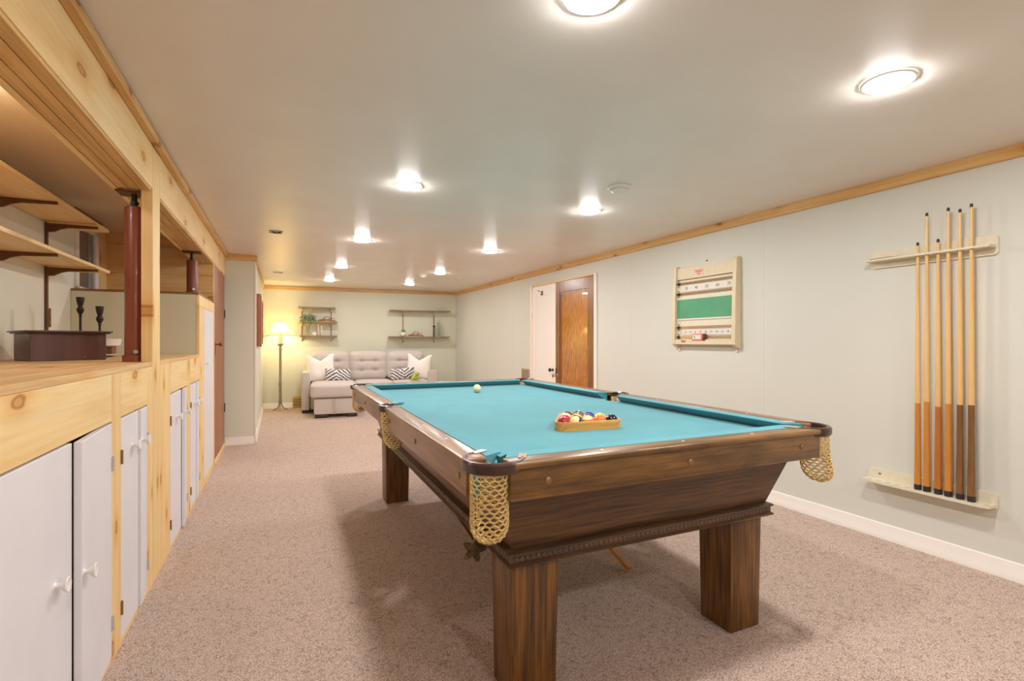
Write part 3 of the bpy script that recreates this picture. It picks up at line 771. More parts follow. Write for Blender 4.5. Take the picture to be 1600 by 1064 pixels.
# stick leaning under the table, and the mechanical bridge on its hooks
m = M(); p0 = Vector((1.10, .80, .013)); p1 = Vector((.93, 1.62, .44))
d = (p1-p0).normalized(); u = d.cross(Vector((0, 0, 1))).normalized(); v = u.cross(d)
A = [p0+u*a_+v*b_ for a_, b_ in ((-.012, -.01), (.012, -.01), (.012, .01), (-.012, .01))]; B = [q+(p1-p0) for q in A]
m.hull8(A, B)
solo('wooden_stick', 'thin honey coloured wooden stick leaning from the carpet up under the table', 'stick', m, wood('stick_wood', (190, 124, 50), (212, 148, 70), (226, 168, 92), 'y', .4), TB, p0)
t2 = thing('mechanical_bridge', 'brass mechanical bridge hanging under the left edge of the pool table', 'bridge stick', TB, (.2, .5, .40))
m = M(); P = []
for k in range(40):
    a_ = 2*PI*k/40; r_ = .034*(1+.32*math.cos(5*a_)); P.append((.16+r_*math.cos(a_)*1.05, .405+r_*math.sin(a_)))
m.prism(P, 'y', .44, .447)
part(t2, 'bridge_head', m, plain('aged_brass', (112, 96, 72), .45, .7, var=.3, vscale=60))
m = M(); m.cyl((.17, .447, .415), (.30, 1.9, .43), .010, .013, 14); part(t2, 'handle', m, OAK_Z)

# ------------------------------------------------------------ right wall: closet doors
XR = 3.16
m = M(); m.box(XR-.022, 4.425, 0, XR-.0005, 4.468, 1.865, .002, 1)
cas = struct('trim_closet', m, WHITE)
m = M(); m.box(XR-.024, 5.885, 0, XR-.0005, 5.925, 1.865, .002, 1); struct('closet_casing_far', m, WHITE, parent=cas)
m = M(); m.box(XR-.022, 4.4685, 1.846, XR-.0005, 5.8845, 1.866, .002, 1); m.box(XR-.02, 5.872, 0, XR-.001, 5.8845, 1.8455); struct('closet_head', m, PINE_Y, parent=cas)
def panel_door(name, y0, y1, xo, mat, pmat, z1=1.843, step=True):
    m = M(); st = .095; zt = .13; T = .018; zb = .012
    m.box(xo-T, y0, zb, xo, y0+st, z1, .0015, 1); m.box(xo-T, y1-st, zb, xo, y1, z1, .0015, 1)
    m.box(xo-T, y0+st, z1-zt, xo, y1-st, z1, .0015, 1); m.box(xo-T, y0+st, zb, xo, y1-st, zb+.2, .0015, 1)
    dd = struct(name, m, mat)
    m = M(); m.box(xo-.007, y0+st, zb+.2, xo-.001, y1-st, z1-zt)
    struct('door_panel', m, pmat, parent=dd)
    if step:
        m = M(); a_, b_, c_, e_ = y0+st, y1-st, zb+.2, z1-zt; q = .03
        m.box(xo-.011, a_, c_, xo-.002, a_+q, e_); m.box(xo-.011, b_-q, c_, xo-.002, b_, e_); m.box(xo-.011, a_+q, e_-q, xo-.002, b_-q, e_); m.box(xo-.011, a_+q, c_, xo-.002, b_-q, c_+q)
        struct('panel_moulding', m, mat, parent=dd)
    return dd
OAKD = wood('door_oak', (108, 62, 26), (138, 84, 38), (164, 106, 54), 'z', .25, .9, fine=.3, coat=.5)
def mk_panel():
    m, nt, b = newmat('door_oak_panel'); b.inputs['Roughness'].default_value = .22; b.inputs['Coat Weight'].default_value = .6
    v = texco(nt, (1, 5, 1.4)); wv = nd(nt, 'ShaderNodeTexWave'); wv.wave_type = 'RINGS'; wv.inputs['Scale'].default_value = 2.6
    wv.inputs['Distortion'].default_value = 9; wv.inputs['Detail'].default_value = 3; wv.inputs['Detail Scale'].default_value = 1.3
    nt.links.new(v, wv.inputs['Vector'])
    c = ramp(nt, wv.outputs['Fac'], [(.0, lin((120, 66, 16))), (.5, lin((178, 108, 34))), (1, lin((206, 138, 54)))])
    nt.links.new(c, b.inputs['Base Color']); return m
d2 = panel_door('door_2', 4.47, 5.268, XR-.003, OAKD, mk_panel())
d3 = panel_door('door_3', 5.272, 5.87, XR-.001, WHITE, WHITE)
m = M(); m.lathe([(.018, 0), (.018, .003), (.008, .005), (.008, .03), (.022, .036), (.025, .046), (.018, .056), (0, .058)], (XR-.019, 5.335, .775), 20, axis=(-1, 0, 0)); struct('door_knob', m, DARKMET, parent=d3)
m = M(); m.box(XR-.023, 5.325, .68, XR-.0195, 5.345, .72, .001, 1); struct('keyhole_plate', m, DARKMET, parent=d3)
m = M(); m.box(XR-.022, 5.585, 1.72, XR-.0195, 5.625, 1.775, .001, 1); m.tube([(XR-.02, 5.605, 1.76), (XR-.05, 5.61, 1.765), (XR-.07, 5.64, 1.785)], .004); m.tube([(XR-.02, 5.605, 1.74), (XR-.04, 5.6, 1.72), (XR-.055, 5.58, 1.735)], .004)
struct('coat_hook', m, plain('hook_bronze', (110, 90, 66), .4, .7), parent=d3)
m = M(); m.lathe([(.02, 0), (.02, .004), (.012, .008), (.02, .03), (.022, .04), (0, .045)], (XR-.0215, 5.225, .715), 18, axis=(-1, 0, 0)); struct('door_knob', m, plain('glass_knob', (200, 170, 120), .15, .3), parent=d2)
m = M(); m.box(XR-.0245, 5.245, .70, XR-.021, 5.266, .80, .001, 1); struct('lock_plate', m, DARKMET, parent=d2)
for z in (1.55, .3): m = M(); m.box(XR-.024, 5.862, z-.04, XR-.0195, 5.882, z+.04, .001, 1); struct('door_hinge', m, KNOBW, parent=d3)
# wall vent beside the closet
t = thing('wall_vent', 'small beige grille low on the wall left of the white closet door', 'vent', W, (XR, 6.1, .68))
m = M(); m.box(XR-.008, 5.98, .60, XR-.0005, 6.22, .755, .003, 1); part(t, 'frame', m, plain('vent_beige', (186, 172, 146), .5))
m = M()
for k in range(9): m.box(XR-.0125, 6.0, .615+k*.0145, XR-.0083, 6.2, .623+k*.0145)
part(t, 'louvre', m, plain('vent_taupe', (150, 134, 108), .5))

# ------------------------------------------------------------ scoreboard
SY0, SY1, SZ0, SZ1 = 2.61, 3.255, 1.075, 1.762
t = thing('scoreboard', 'cream billiard scoreboard with a green chalk strip on the right wall', 'scoreboard', W, (XR, (SY0+SY1)/2, SZ0))
CRM = plain('scoreboard_cream', (222, 208, 176), .45, var=.02); CRM2 = plain('scoreboard_face', (228, 218, 196), .4, var=.015)
m = M(); m.box(XR-.03, SY0+.03, 1.11, XR-.0005, SY1-.03, 1.745, .002, 1); part(t, 'back_panel', m, CRM2)
for y in (SY0, SY1-.032):
    m = M(); P = [(XR-.0005, SZ0), (XR-.03, SZ0+.005), (XR-.062, SZ0+.03), (XR-.066, SZ0+.055), (XR-.058, 1.5), (XR-.045, SZ1-.01), (XR-.03, SZ1), (XR-.0005, SZ1)]
    m.prism(P, 'y', y, y+.032); part(t, 'side_rail', m, CRM)
m = M(); m.box(XR-.034, SY0+.033, 1.648, XR-.0305, SY1-.033, 1.742, .001, 1); part(t, 'title_panel', m, CRM)
m = M(); m.box(XR-.0345, SY0+.033, 1.641, XR-.0305, SY1-.033, 1.6465); part(t, 'dark_slot', m, plain('slot_dark', (120, 100, 80), .5))
m = M(); m.box(XR-.036, SY0+.045, 1.32, XR-.0305, SY1-.034, 1.478, .001, 1); part(t, 'chalk_strip', m, plain('chalk_green', (84, 158, 116), .5, var=.03, vscale=8))
m = M(); m.box(XR-.038, SY0+.033, 1.305, XR-.0305, SY1-.033, 1.319, .001, 1); part(t, 'chalk_ledge', m, PLASTW)
for z in (1.612, 1.525, 1.245, 1.163):
    m = M()
    for dz in (-.006, .006): m.cyl((XR-.042, SY0+.033, z+dz), (XR-.042, SY1-.033, z+dz), .0028, n=8)
    r = part(t, 'score_rod', m, BRASS)
    m = M(); m.box(XR-.05, SY1-.07, z-.009, XR-.034, SY1-.045, z+.009, .003, 2); m.cyl((XR-.044, SY1-.057, z-.03), (XR-.044, SY1-.057, z+.03), .003, n=8); part(t, 'score_bead', m, DARKMET)
m = M(); m.box(XR-.036, SY0+.034, 1.541, XR-.0305, SY1-.09, 1.596, .001, 1); part(t, 'number_strip', m, PLASTW)
m = M(); m.box(XR-.036, SY0+.034, 1.18, XR-.0305, SY1-.09, 1.229, .001, 1); part(t, 'number_strip', m, PLASTW)
INK = plain('grey_ink', (120, 116, 112), .6); REDI = plain('red_ink', (206, 60, 50), .5)
ROT = (PI/2, 0, -PI/2)
def bl(y, z, x=XR-.0365): return Vector((x, y, z))-BASES[t.name]
for k, s_ in enumerate(('30', '40', '50', '60', '70')): text(s_, .034, INK, t, bl(3.118-.1075*k, 1.568), ROT, 'numeral')
for k, s_ in enumerate(('2', '4', '6', '8', '10', '12', '14', '16', '18')):
    text(s_, .026, INK, t, bl(3.127-.0535*k, 1.205), ROT, 'numeral')
    text('.', .026, INK, t, bl(3.10-.0535*k, 1.21), ROT, 'numeral')
# bottom ledge, slanted trough
m = M(); m.prism([(XR-.03, 1.10), (XR-.06, 1.105), (XR-.06, 1.14), (XR-.034, 1.15), (XR-.0305, 1.15)], 'y', SY0+.032, SY1-.032); part(t, 'bottom_ledge', m, CRM)
m = M(); m.box(XR-.0365, 2.94, 1.665, XR-.0345, 3.03, 1.715, .001, 1); bd = part(t, 'badge', m, plain('badge_white', (236, 206, 190), .5))
m = M()
for zz, a0, a1 in ((1.705, 2.945, 3.025), (1.692, 2.95, 3.02), (1.676, 2.965, 3.0)):
    m.tube([(XR-.0372, a0+(a1-a0)*k/9, zz+.003*math.sin(k*2.4)) for k in range(10)], .0026, 6)
part(bd, 'red_script', m, REDI)
m = M(); m.tube([(XR-.0612, 3.15-.006*k, 1.128+.007*math.sin(k*1.9)) for k in range(9)], .004, 6); part(t, 'red_scroll', m, REDI)
m = M(); m.box(XR-.066, 2.92, 1.135, XR-.046, 3.03, 1.19, .003, 2); ct = part(t, 'counter_block', m, plain('block_pink', (226, 120, 104), .45))
m = M(); m.box(XR-.0672, 2.935, 1.145, XR-.0655, 3.022, 1.18, .001, 1); part(ct, 'block_window', m, PLASTW)
m = M(); m.box(XR-.067, 2.895, 1.135, XR-.046, 2.9195, 1.19, .003, 2); part(ct, 'block_wheel', m, plain('wheel_dark_red', (110, 40, 34), .45))
text('0', .03, INK, ct, bl(3.0, 1.162, XR-.0676), ROT, 'numeral')
m = M(); m.cyl((XR, 2.93, 1.778), (XR-.01, 2.93, 1.778), .005, n=10)
solo('wall_screw', 'small dark screw in the wall just above the scoreboard', 'screw', m, DARKMET, W, (XR, 2.93, 1.778))
for y in (SY0+.03, SY1-.03): m = M(); m.cyl((XR-.001, y, SZ0-.03), (XR-.001, y, SZ0+.03), .004, n=8); m.box(XR-.012, y-.008, SZ0-.03, XR-.0005, y+.008, SZ0-.012, .002, 1); part(t, 'hook', m, CREAMPL)

# ------------------------------------------------------------ cue rack and cues
CUEY = [1.452, 1.411, 1.362, 1.319, 1.271, 1.226]
t = thing('cue_holder', 'cream upper cue rack bar on the right wall holding the cue shafts', 'cue rack', W, (XR, 1.43, 1.56))
m = M(); P = []
def rrect(y0, y1, z0, z1, r, n=5):
    P = []
    for cy, cz, a0 in ((y1-r, z1-r, 0), (y0+r, z1-r, 90), (y0+r, z0+r, 180), (y1-r, z0+r, 270)):
        for k in range(n+1): a_ = math.radians(a0+90*k/n); P.append((cy+r*math.cos(a_), cz+r*math.sin(a_)))
    return P
m.prism(rrect(1.142, 1.712, 1.548, 1.645, .018), 'x', XR-.013, XR-.0005); part(t, 'back_plate', m, CREAMPL)
m = M(); ylo, yhi = 1.15, 1.705
m.box(XR-.048, ylo, 1.582, XR-.0135, yhi, 1.594); m.box(XR-.08, ylo, 1.582, XR-.072, yhi, 1.594, .002, 1)
es_ = [yhi]+[v for cy in CUEY for v in (cy+.0115, cy-.0115)]+[ylo]
for q in range(0, len(es_), 2): m.box(XR-.072, es_[q+1], 1.582, XR-.048, es_[q], 1.594)
part(t, 'shelf', m, CREAMPL)
m = M()
for cy in CUEY: m.tube([(XR-.058+.0115*math.cos(a_), cy+.0115*math.sin(a_), 1.5945) for a_ in [k/12*2*PI for k in range(13)]], .0015, 6)
part(t, 'grommets', m, CREAMPL)
m = M(); m.hull8([(XR-.055, 1.60, 1.5945), (XR-.02, 1.50, 1.5945), (XR-.02, 1.54, 1.5945), (XR-.055, 1.69, 1.5945)], [(XR-.055, 1.60, 1.601), (XR-.02, 1.50, 1.601), (XR-.02, 1.54, 1.601), (XR-.055, 1.69, 1.601)])
solo('steel_plate', 'small dull metal plate lying on the left end of the upper cue rack', 'metal plate', m, plain('dull_metal', (130, 122, 110), .4, .7), W, (XR-.04, 1.59, 1.5945))
t = thing('cue_shelf', 'cream lower cue rack shelf on the right wall under the cue butts', 'cue rack', W, (XR, 1.43, .34))
m = M(); m.prism(rrect(1.145, 1.725, .318, .395, .014), 'x', XR-.012, XR-.0005); part(t, 'back_plate', m, CREAMPL)
m = M(); m.prism([(XR-.0125, 1.15), (XR-.0125, 1.72), (XR-.08, 1.72), (XR-.086, 1.714), (XR-.086, 1.18), (XR-.07, 1.152)], 'z', .328, .341)
part(t, 'shelf', m, CREAMPL)
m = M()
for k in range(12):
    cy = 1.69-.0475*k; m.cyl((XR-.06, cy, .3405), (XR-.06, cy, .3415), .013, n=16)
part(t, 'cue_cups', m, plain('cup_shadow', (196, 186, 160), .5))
m = M(); m.cyl((XR-.0118, 1.66, .37), (XR-.015, 1.66, .37), .005, n=10); part(t, 'screw', m, STEEL)
SH = wood('cue_maple', (222, 176, 104), (232, 190, 122), (240, 204, 142), 'z', .25, 1, fine=.05, coat=.4)
B1 = wood('cue_butt_honey', (190, 122, 42), (206, 138, 54), (216, 150, 66), 'z', .25, 1, fine=.06, coat=.4)
B2 = wood('cue_butt_amber', (172, 96, 30), (190, 112, 40), (204, 126, 52), 'z', .25, 1, fine=.06, coat=.4)
B3 = wood('cue_butt_walnut', (118, 80, 40), (136, 94, 50), (152, 110, 66), 'z', .3, 2, fine=.3, coat=.3)
cues = [(1.655, .800, B1, 'short maple pool cue, leftmost in the wall rack'),
        (1.803, .812, B1, 'tall maple pool cue with honey butt, second from the left in the wall rack'),
        (1.657, .792, B2, 'short pool cue with reddish amber butt, third from the left in the wall rack'),
        (1.808, .812, B1, 'tall pool cue with honey butt standing just left of the two dark butted cues'),
        (1.79, .812, B3, 'pool cue with dark walnut butt, second from the right in the wall rack'),
        (1.806, .816, B3, 'tallest pool cue with dark walnut butt, rightmost in the wall rack')]
for cy, (zt, zj, bm_, lab) in zip(CUEY, cues):
    x = XR-.06; zb = .3418
    t = thing('pool_cue', lab, 'pool cue', W, (x, cy, zb), 'pool cues in the wall rack')
    m = M(); m.lathe([(.0155, 0), (.0165, .004), (.0165, .028)], (x, cy, zb), 20); part(t, 'bumper', m, BLACK)
    m = M(); m.lathe([(.0158, .0281), (.0125, zj-zb)], (x, cy, zb), 20); part(t, 'butt', m, bm_)
    m = M(); m.lathe([(.0122, zj-zb+.0002), (.0062, zt-zb-.018)], (x, cy, zb), 20); part(t, 'shaft', m, SH)
    m = M(); m.lathe([(.0064, zt-zb-.0178), (.0064, zt-zb-.003), (.004, zt-zb)], (x, cy, zb), 16); part(t, 'tip', m, BLACK)

# ------------------------------------------------------------ ceiling bits
for x, y, lab in ((1.885, 2.42, 'round white smoke detector nearer the viewer on the ceiling'), (1.907, 6.85, 'small round white smoke detector on the far part of the ceiling')):
    z = CEIL_H(x)-.0005
    t = thing('smoke_detector', lab, 'smoke detector', W, (x, y, z), 'ceiling smoke detectors')
    m = M(); m.lathe([(.066, 0), (.068, -.008), (.064, -.014), (.045, -.018)], (x, y, z), 32); part(t, 'base', m, PLASTW)
    m = M(); m.lathe([(.045, -.0185), (.047, -.026), (.036, -.036), (0, -.038)], (x, y, z), 32); part(t, 'cap', m, PLASTW)
t = thing('junction_box', 'open metal junction box in the ceiling near the left wall', 'junction box', W, (.04, 4.74, CEIL_H(0)-.004))
z = CEIL_H(0)
m = M(); x0, x1, y0, y1 = -.012, .092, 4.695, 4.79
for b in ((x0, y0, x1, y0+.006), (x0, y1-.006, x1, y1), (x0, y0, x0+.006, y1), (x1-.006, y0, x1, y1)): m.box(b[0], b[1], z-.006, b[2], b[3], z-.0012)
m.box(x0+.006, y0+.006, z-.0025, x1-.006, y1-.006, z-.0012); part(t, 'box', m, STEEL)
m = M(); m.tube([(.01, 4.72, z-.003), (.03, 4.75, z-.012), (.06, 4.73, z-.008), (.07, 4.77, z-.003)], .004); m.tube([(.02, 4.77, z-.003), (.045, 4.74, z-.012), (.08, 4.72, z-.003)], .004); part(t, 'wires', m, BLACK)
m = M(); z = CEIL_H(2.54); m.lathe([(.09, 0), (.09, -.004), (.08, -.008), (.03, -.009), (.03, -.004), (0, -.004)], (2.54, 6.89, z-.0005), 28)
solo('ceiling_vent', 'round flat white vent on the ceiling near the far right corner', 'vent', m, PLASTW, W, (2.54, 6.89, z))
m = M(); z = CEIL_H(.087); m.box(.03, 7.48, z-.006, .15, 7.6, z-.0015, .002, 1)
solo('ceiling_plate', 'faint square cover plate on the ceiling above the floor lamp', 'cover plate', m, mk_wall('plate_beige', (190, 180, 164), (194, 184, 168)), W, (.09, 7.54, z))

# ------------------------------------------------------------ far wall shelves and their things
SHW = wood('shelf_walnut', (140, 116, 80), (158, 132, 94), (172, 148, 108), 'x', .45, 1, fine=.15)
def bshelf(lab, x0, x1, z, d, ups, grp):
    t = thing('wall_shelf', lab, 'shelf', BW, ((x0+x1)/2, 0, z), grp)
    m = M(); m.box(x0, -d, z-.009, x1, -.014, z+.009, .002, 1); part(t, 'board', m, SHW)
    for u_ in ups:
        m = M(); m.prism([(-.014, z-.0095), (-d+.01, z-.0095), (-d+.01, z-.018), (-.05, z-.03), (-.03, z-.06), (-.014, z-.065)], 'x', u_-.006, u_+.006); part(t, 'bracket', m, CREAMPL)
gl, gr_ = 'left shelf set on the far wall', 'right shelf set on the far wall'
bshelf('top shelf of the left set on the far wall, empty', .545, 1.135, 1.70, .2, (.60, 1.07), gl)
bshelf('middle shelf of the left set, holding driftwood', .597, 1.167, 1.456, .2, (.60, 1.07), gl)
bshelf('bottom shelf of the left set, with vase and candle holders', .57, 1.167, 1.218, .2, (.60, 1.07), gl)
bshelf('empty long top shelf above the right end of the sofa', 2.055, 3.14, 1.68, .22, (2.30, 2.87), gr_)
bshelf('long lower shelf with succulent above the right end of the sofa', 2.04, 3.13, 1.208, .22, (2.30, 2.87), gr_)
for u_, z0, z1, lab in ((.60, 1.13, 1.72, 'leftmost tan shelf upright on the far wall'), (1.07, 1.13, 1.72, 'tan shelf upright under the right end of the small shelf set'),
                        (2.30, 1.1, 1.7, 'tan shelf upright behind the succulent pot'), (2.87, 1.1, 1.7, 'tan shelf upright behind the spiral candle holder')):
    m = M(); m.box(u_-.008, -.0135, z0, u_+.008, -.0005, z1, .001, 1); solo('shelf_upright', lab, 'shelf upright', m, HINGE, BW, (u_, 0, z0), 'far wall shelf uprights')
# plant in glass vase on bottom left shelf
LEAF = plain('leaf_green', (138, 160, 122), .5, var=.2, vscale=20)
t = thing('potted_greenery', 'glass vase of drooping green leaves on the bottom left shelf', 'plant', BW, (.70, -.1, 1.228))
m = M(); m.lathe([(.035, 0), (.04, .01), (.038, .1), (.03, .15), (.036, .17), (.034, .17), (.028, .15), (.035, .1), (.036, .012), (0, .01)], (.70, -.1, 1.2275), 24); part(t, 'vase', m, GLASSM)
m = M()
for k in range(15):
    a_ = random.uniform(0, 2*PI); L = random.uniform(.08, .16); p = Vector((.70, -.1, 1.25)); q = [p]
    for j in range(6):
        f = (j+1)/6; q.append(Vector((.70+math.cos(a_)*L*f, -.1+math.sin(a_)*L*f*.45, 1.25+.24*f+.09*math.sin(f*PI)-.05*f*f*random.uniform(0, 2))))
    m.tube(q, .0015, 4)
st = part(t, 'stems', m, LEAF)
m = M()
for k in range(150):
    a_ = random.uniform(0, 2*PI); r_ = random.uniform(.02, .15); c = Vector((.70+math.cos(a_)*r_, -.11+math.sin(a_)*r_*.4, random.uniform(1.46, 1.60)-r_*.3))
    e = Matrix.Translation(c) @ Matrix.Rotation(random.uniform(0, 6.28), 4, 'Z') @ Matrix.Rotation(random.uniform(-1.3, 1.3), 4, 'Y') @ Matrix.Scale(random.uniform(.7, 1.3), 4)
    P = [(-.028, 0, 0), (-.01, .010, .002), (.01, .009, .002), (.03, 0, -.006), (.01, -.009, .002), (-.01, -.010, .002)]
    vs = [m.b.verts.new(e @ Vector(p)) for p in P]; ctr = m.b.verts.new(e @ Vector((0, 0, -.003)))
    for i in range(6): m.b.faces.new((vs[i], vs[(i+1) % 6], ctr))
o = part(t, 'leaves', m, LEAF)
DRIFT = wood('driftwood', (150, 100, 62), (184, 130, 88), (206, 158, 114), 'x', .7, 3, fine=.3)
def driftwood(lab, cx, z, s):
    m = M()
    for pts, r_ in (([(-.11, 0, .012), (-.05, .01, .03), (.0, 0, .02), (.06, -.01, .014), (.11, 0, .012)], .012), ([(-.05, 0, .02), (-.03, 0, .06), (.01, -.005, .075), (.04, 0, .055), (.03, .005, .025)], .009), ([(.0, .01, .02), (.05, .01, .04), (.10, .0, .05)], .007), ([(-.09, -.01, .015), (-.03, -.02, .02), (.03, .0, .03)], .011)):
        m.tube([(cx+p[0]*s, -.1+p[1], z+p[2]*s) for p in pts], [r_*s*(.7+.3*math.sin(k*1.7+1)) for k in range(len(pts))], 10)
    solo('driftwood', lab, 'driftwood', m, DRIFT, BW, (cx, -.1, z), 'driftwood pieces on the far shelves')
driftwood('looped brown driftwood piece on the middle left shelf', 1.0, 1.464, 1.25)
driftwood('flat brown driftwood piece on the lower right shelf', 2.52, 1.2165, 1.2)
BEAD = plain('pearl_bead', (232, 224, 206), .3)
for lab, x, n_ in (('taller white beaded candle holder on the bottom left shelf', .86, 7), ('shorter white beaded candle holder on the bottom left shelf', .91, 6)):
    prof = [(.022, 0), (.022, .004)]
    for k in range(n_): prof += [(.006, .006+k*.026), (.014, .012+k*.026), (.015, .019+k*.026), (.012, .026+k*.026)]
    prof += [(.018, n_*.026+.01), (0, n_*.026+.01)]
    m = M(); m.lathe(prof, (x, -.1, 1.2275), 18); solo('candle_holder', lab, 'candle holder', m, BEAD, BW, (x, -.1, 1.2275), 'beaded candle holders')
m = M(); m.lathe([(.03, 0), (.034, .006), (.034, .045), (.028, .052), (.0, .052)], (.80, -.14, 1.2275), 20)
solo('votive_jar', 'small cream votive jar on the bottom left shelf', 'jar', m, PILW, BW, (.80, -.14, 1.2275))
t = thing('potted_succulent', 'small green succulent in a round white pot on the lower right shelf', 'plant', BW, (2.29, -.12, 1.2175))
m = M(); m.lathe([(.03, 0), (.048, .012), (.056, .04), (.05, .068), (.04, .078), (.036, .074), (0, .07)], (2.29, -.12, 1.2175), 24); part(t, 'pot', m, PLASTW)
m = M()
for k in range(16):
    a_ = k*2.4; r_ = .012+.002*k; z = 1.294+.03*(1-k/16)
    m.ball((2.29+math.cos(a_)*r_, -.12+math.sin(a_)*r_, z), .013, 10, 6, .7, .7, 1.2)
part(t, 'leaves', m, plain('succulent_green', (96, 140, 72), .5, var=.15))
m = M()
pts = [(2.855+.02*math.cos(k*.55), -.11+.02*math.sin(k*.55), 1.222+k*.0036) for k in range(50)]
t = thing('spiral_candle_holder', 'dark spiral metal candle holder on the lower right shelf', 'candle holder', BW, (2.855, -.11, 1.2175))
m.tube(pts, .0042, 6); part(t, 'spiral', m, IRON)
m = M(); m.lathe([(.03, 0), (.03, .004), (0, .004)], (2.855, -.11, 1.2172), 20); part(t, 'foot', m, IRON)
m = M(); m.lathe([(.004, .17), (.032, .19), (.034, .196), (0, .192)], (2.855, -.11, 1.2175), 20); part(t, 'cup', m, IRON)
t = thing('glass_vase', 'tall clear glass cylinder vase at the right end of the lower shelf', 'vase', BW, (2.94, -.12, 1.2175))
m = M(); m.lathe([(.034, 0), (.034, .26), (.031, .26), (.031, .006), (0, .006)], (2.94, -.12, 1.2175), 24); part(t, 'cylinder', m, GLASSM)
m = M()
for k in range(5):
    m.tube([(2.94+.012*math.cos(k*1.3), -.12+.012*math.sin(k*1.3), 1.226), (2.94+.018*math.cos(k*1.3+.5), -.12+.016*math.sin(k*2.3), 1.40), (2.94+.02*math.cos(k*1.3+1), -.12+.02*math.sin(k), 1.50+.01*k)], .002, 5)
part(t, 'twigs', m, LEAF)

# ------------------------------------------------------------ sofa
t = thing('sofa', 'light grey tufted sofa with a storage chaise against the far wall', 'sofa', BW, (1.7, -.45, 0))
SY = -.09
def sp(name, m, mat=SOFA, label=None, parent=None): return part(parent or t, name, m, mat, label, 60)
m = M(); m.soft(.62, -.82, .045, .748, SY, .640, .022, 8); sp('arm', m)
m = M(); m.soft(2.612, -.82, .045, 2.775, SY, .632, .022, 8); sp('arm', m)
m = M(); m.soft(.752, -.80, .05, 2.608, SY, .285, .015, 6); sp('seat_base', m)
m = M(); m.soft(.752, -.27, .29, 2.608, SY-.0, .80, .03, 6); sp('back_frame', m)
m = M(); m.soft(.815, -1.42, .05, 1.43, -.81, .285, .018, 8); cb = sp('storage_box', m)
m = M(); m.soft(.765, -1.455, .29, 1.425, -.40, .490, .05, 12, .012); sp('chaise_cushion', m)
m = M(); m.soft(1.43, -.86, .29, 2.02, -.40, .482, .045, 10, .01); sp('seat_cushion', m)
m = M(); m.soft(2.022, -.86, .29, 2.608, -.40, .482, .045, 10, .01); sp('seat_cushion', m)
for x0, x1 in ((.752, 1.345), (1.352, 1.965), (1.972, 2.606)):
    m = M(); mt = None
    m.soft(x0, -.46, .475, x1, -.23, .945, .07, 18, .02, dimples=[(-.36, .34), (.36, .34), (-.36, -.3), (.36, -.3)], dr=.035, dd=.035)
    bc = sp('back_cushion', m)
    for dx in (-.36, .36):
        for dz in (.34, -.3):
            c = ((x0+x1)/2+dx*(x1-x0)/2, -.445, .71+dz*.235); mm = M(); mm.ball(c, .012, 10, 6, 1, .5, 1); sp('button', mm, SOFA, parent=bc)
m = M(); m.tube([(1.10, -1.424, .27), (1.092, -1.436, .18), (1.10, -1.44, .10), (1.115, -1.44, .10), (1.122, -1.436, .18), (1.118, -1.424, .27)], .014, 6); sp('pull_strap', m, SOFA, parent=cb)
FT = plain('dark_foot', (52, 42, 38), .5)
for b in ((.63, -.81, .745, -.7), (.83, -1.41, 1.0, -1.33), (1.28, -1.41, 1.42, -1.33), (2.63, -.81, 2.76, -.7), (.63, -.2, .745, -.11), (2.63, -.2, 2.76, -.11)):
    m = M(); m.box(b[0], b[1], .001, b[2], b[3], .046, .003, 1); sp('foot', m, FT)
# pillows
def pillow(name, lab, c, wd, ht, th, yaw, lean, mat, notch=0, roll=0, grp=None):
    m = M(); n_ = 22
    R = Matrix.Translation(c) @ Matrix.Rotation(math.radians(yaw), 4, 'Z') @ Matrix.Rotation(math.radians(lean), 4, 'X') @ Matrix.Rotation(math.radians(roll), 4, 'Y')
    G2 = []
    for s_ in (-1, 1):
        g = []
        for j in range(n_+1):
            row = []
            for i in range(n_+1):
                u_ = -1+2*i/n_; v_ = -1+2*j/n_
                prof = (1-abs(u_)**2.6)**.6*(1-abs(v_)**2.6)**.6
                pin = 1-.07*(1-abs(u_)**2)*abs(v_)**4-.0
                x = u_*wd/2*(1-.06*(1-v_*v_)*abs(u_)**3); z = v_*ht/2*(1-.06*(1-u_*u_)*abs(v_)**3)
                if notch and v_ > 0: z -= notch*max(0, 1-abs(u_)/.75)*(v_**1.5); 
                y = s_*th/2*prof
                if notch: y *= 1-.35*max(0, v_)*max(0, 1-abs(u_)*1.6)
                y += .004*mnoise.noise(Vector((x*9, z*9, s_*3+c[0]*5)))*prof*3
                row.append(m.b.verts.new((x, y, z)))
            g.append(row)
        for j in range(n_):
            for i in range(n_): m.b.faces.new((g[j][i], g[j][i+1], g[j+1][i+1], g[j+1][i]))
    bmesh.ops.remove_doubles(m.b, verts=m.b.verts, dist=.0005)
    o = m.obj(name, mat, None, (0, 0, 0), 80); o.matrix_world = BW @ R
    o['label'] = lab; o['category'] = 'pillow'
    if grp: o['group'] = grp
    return o
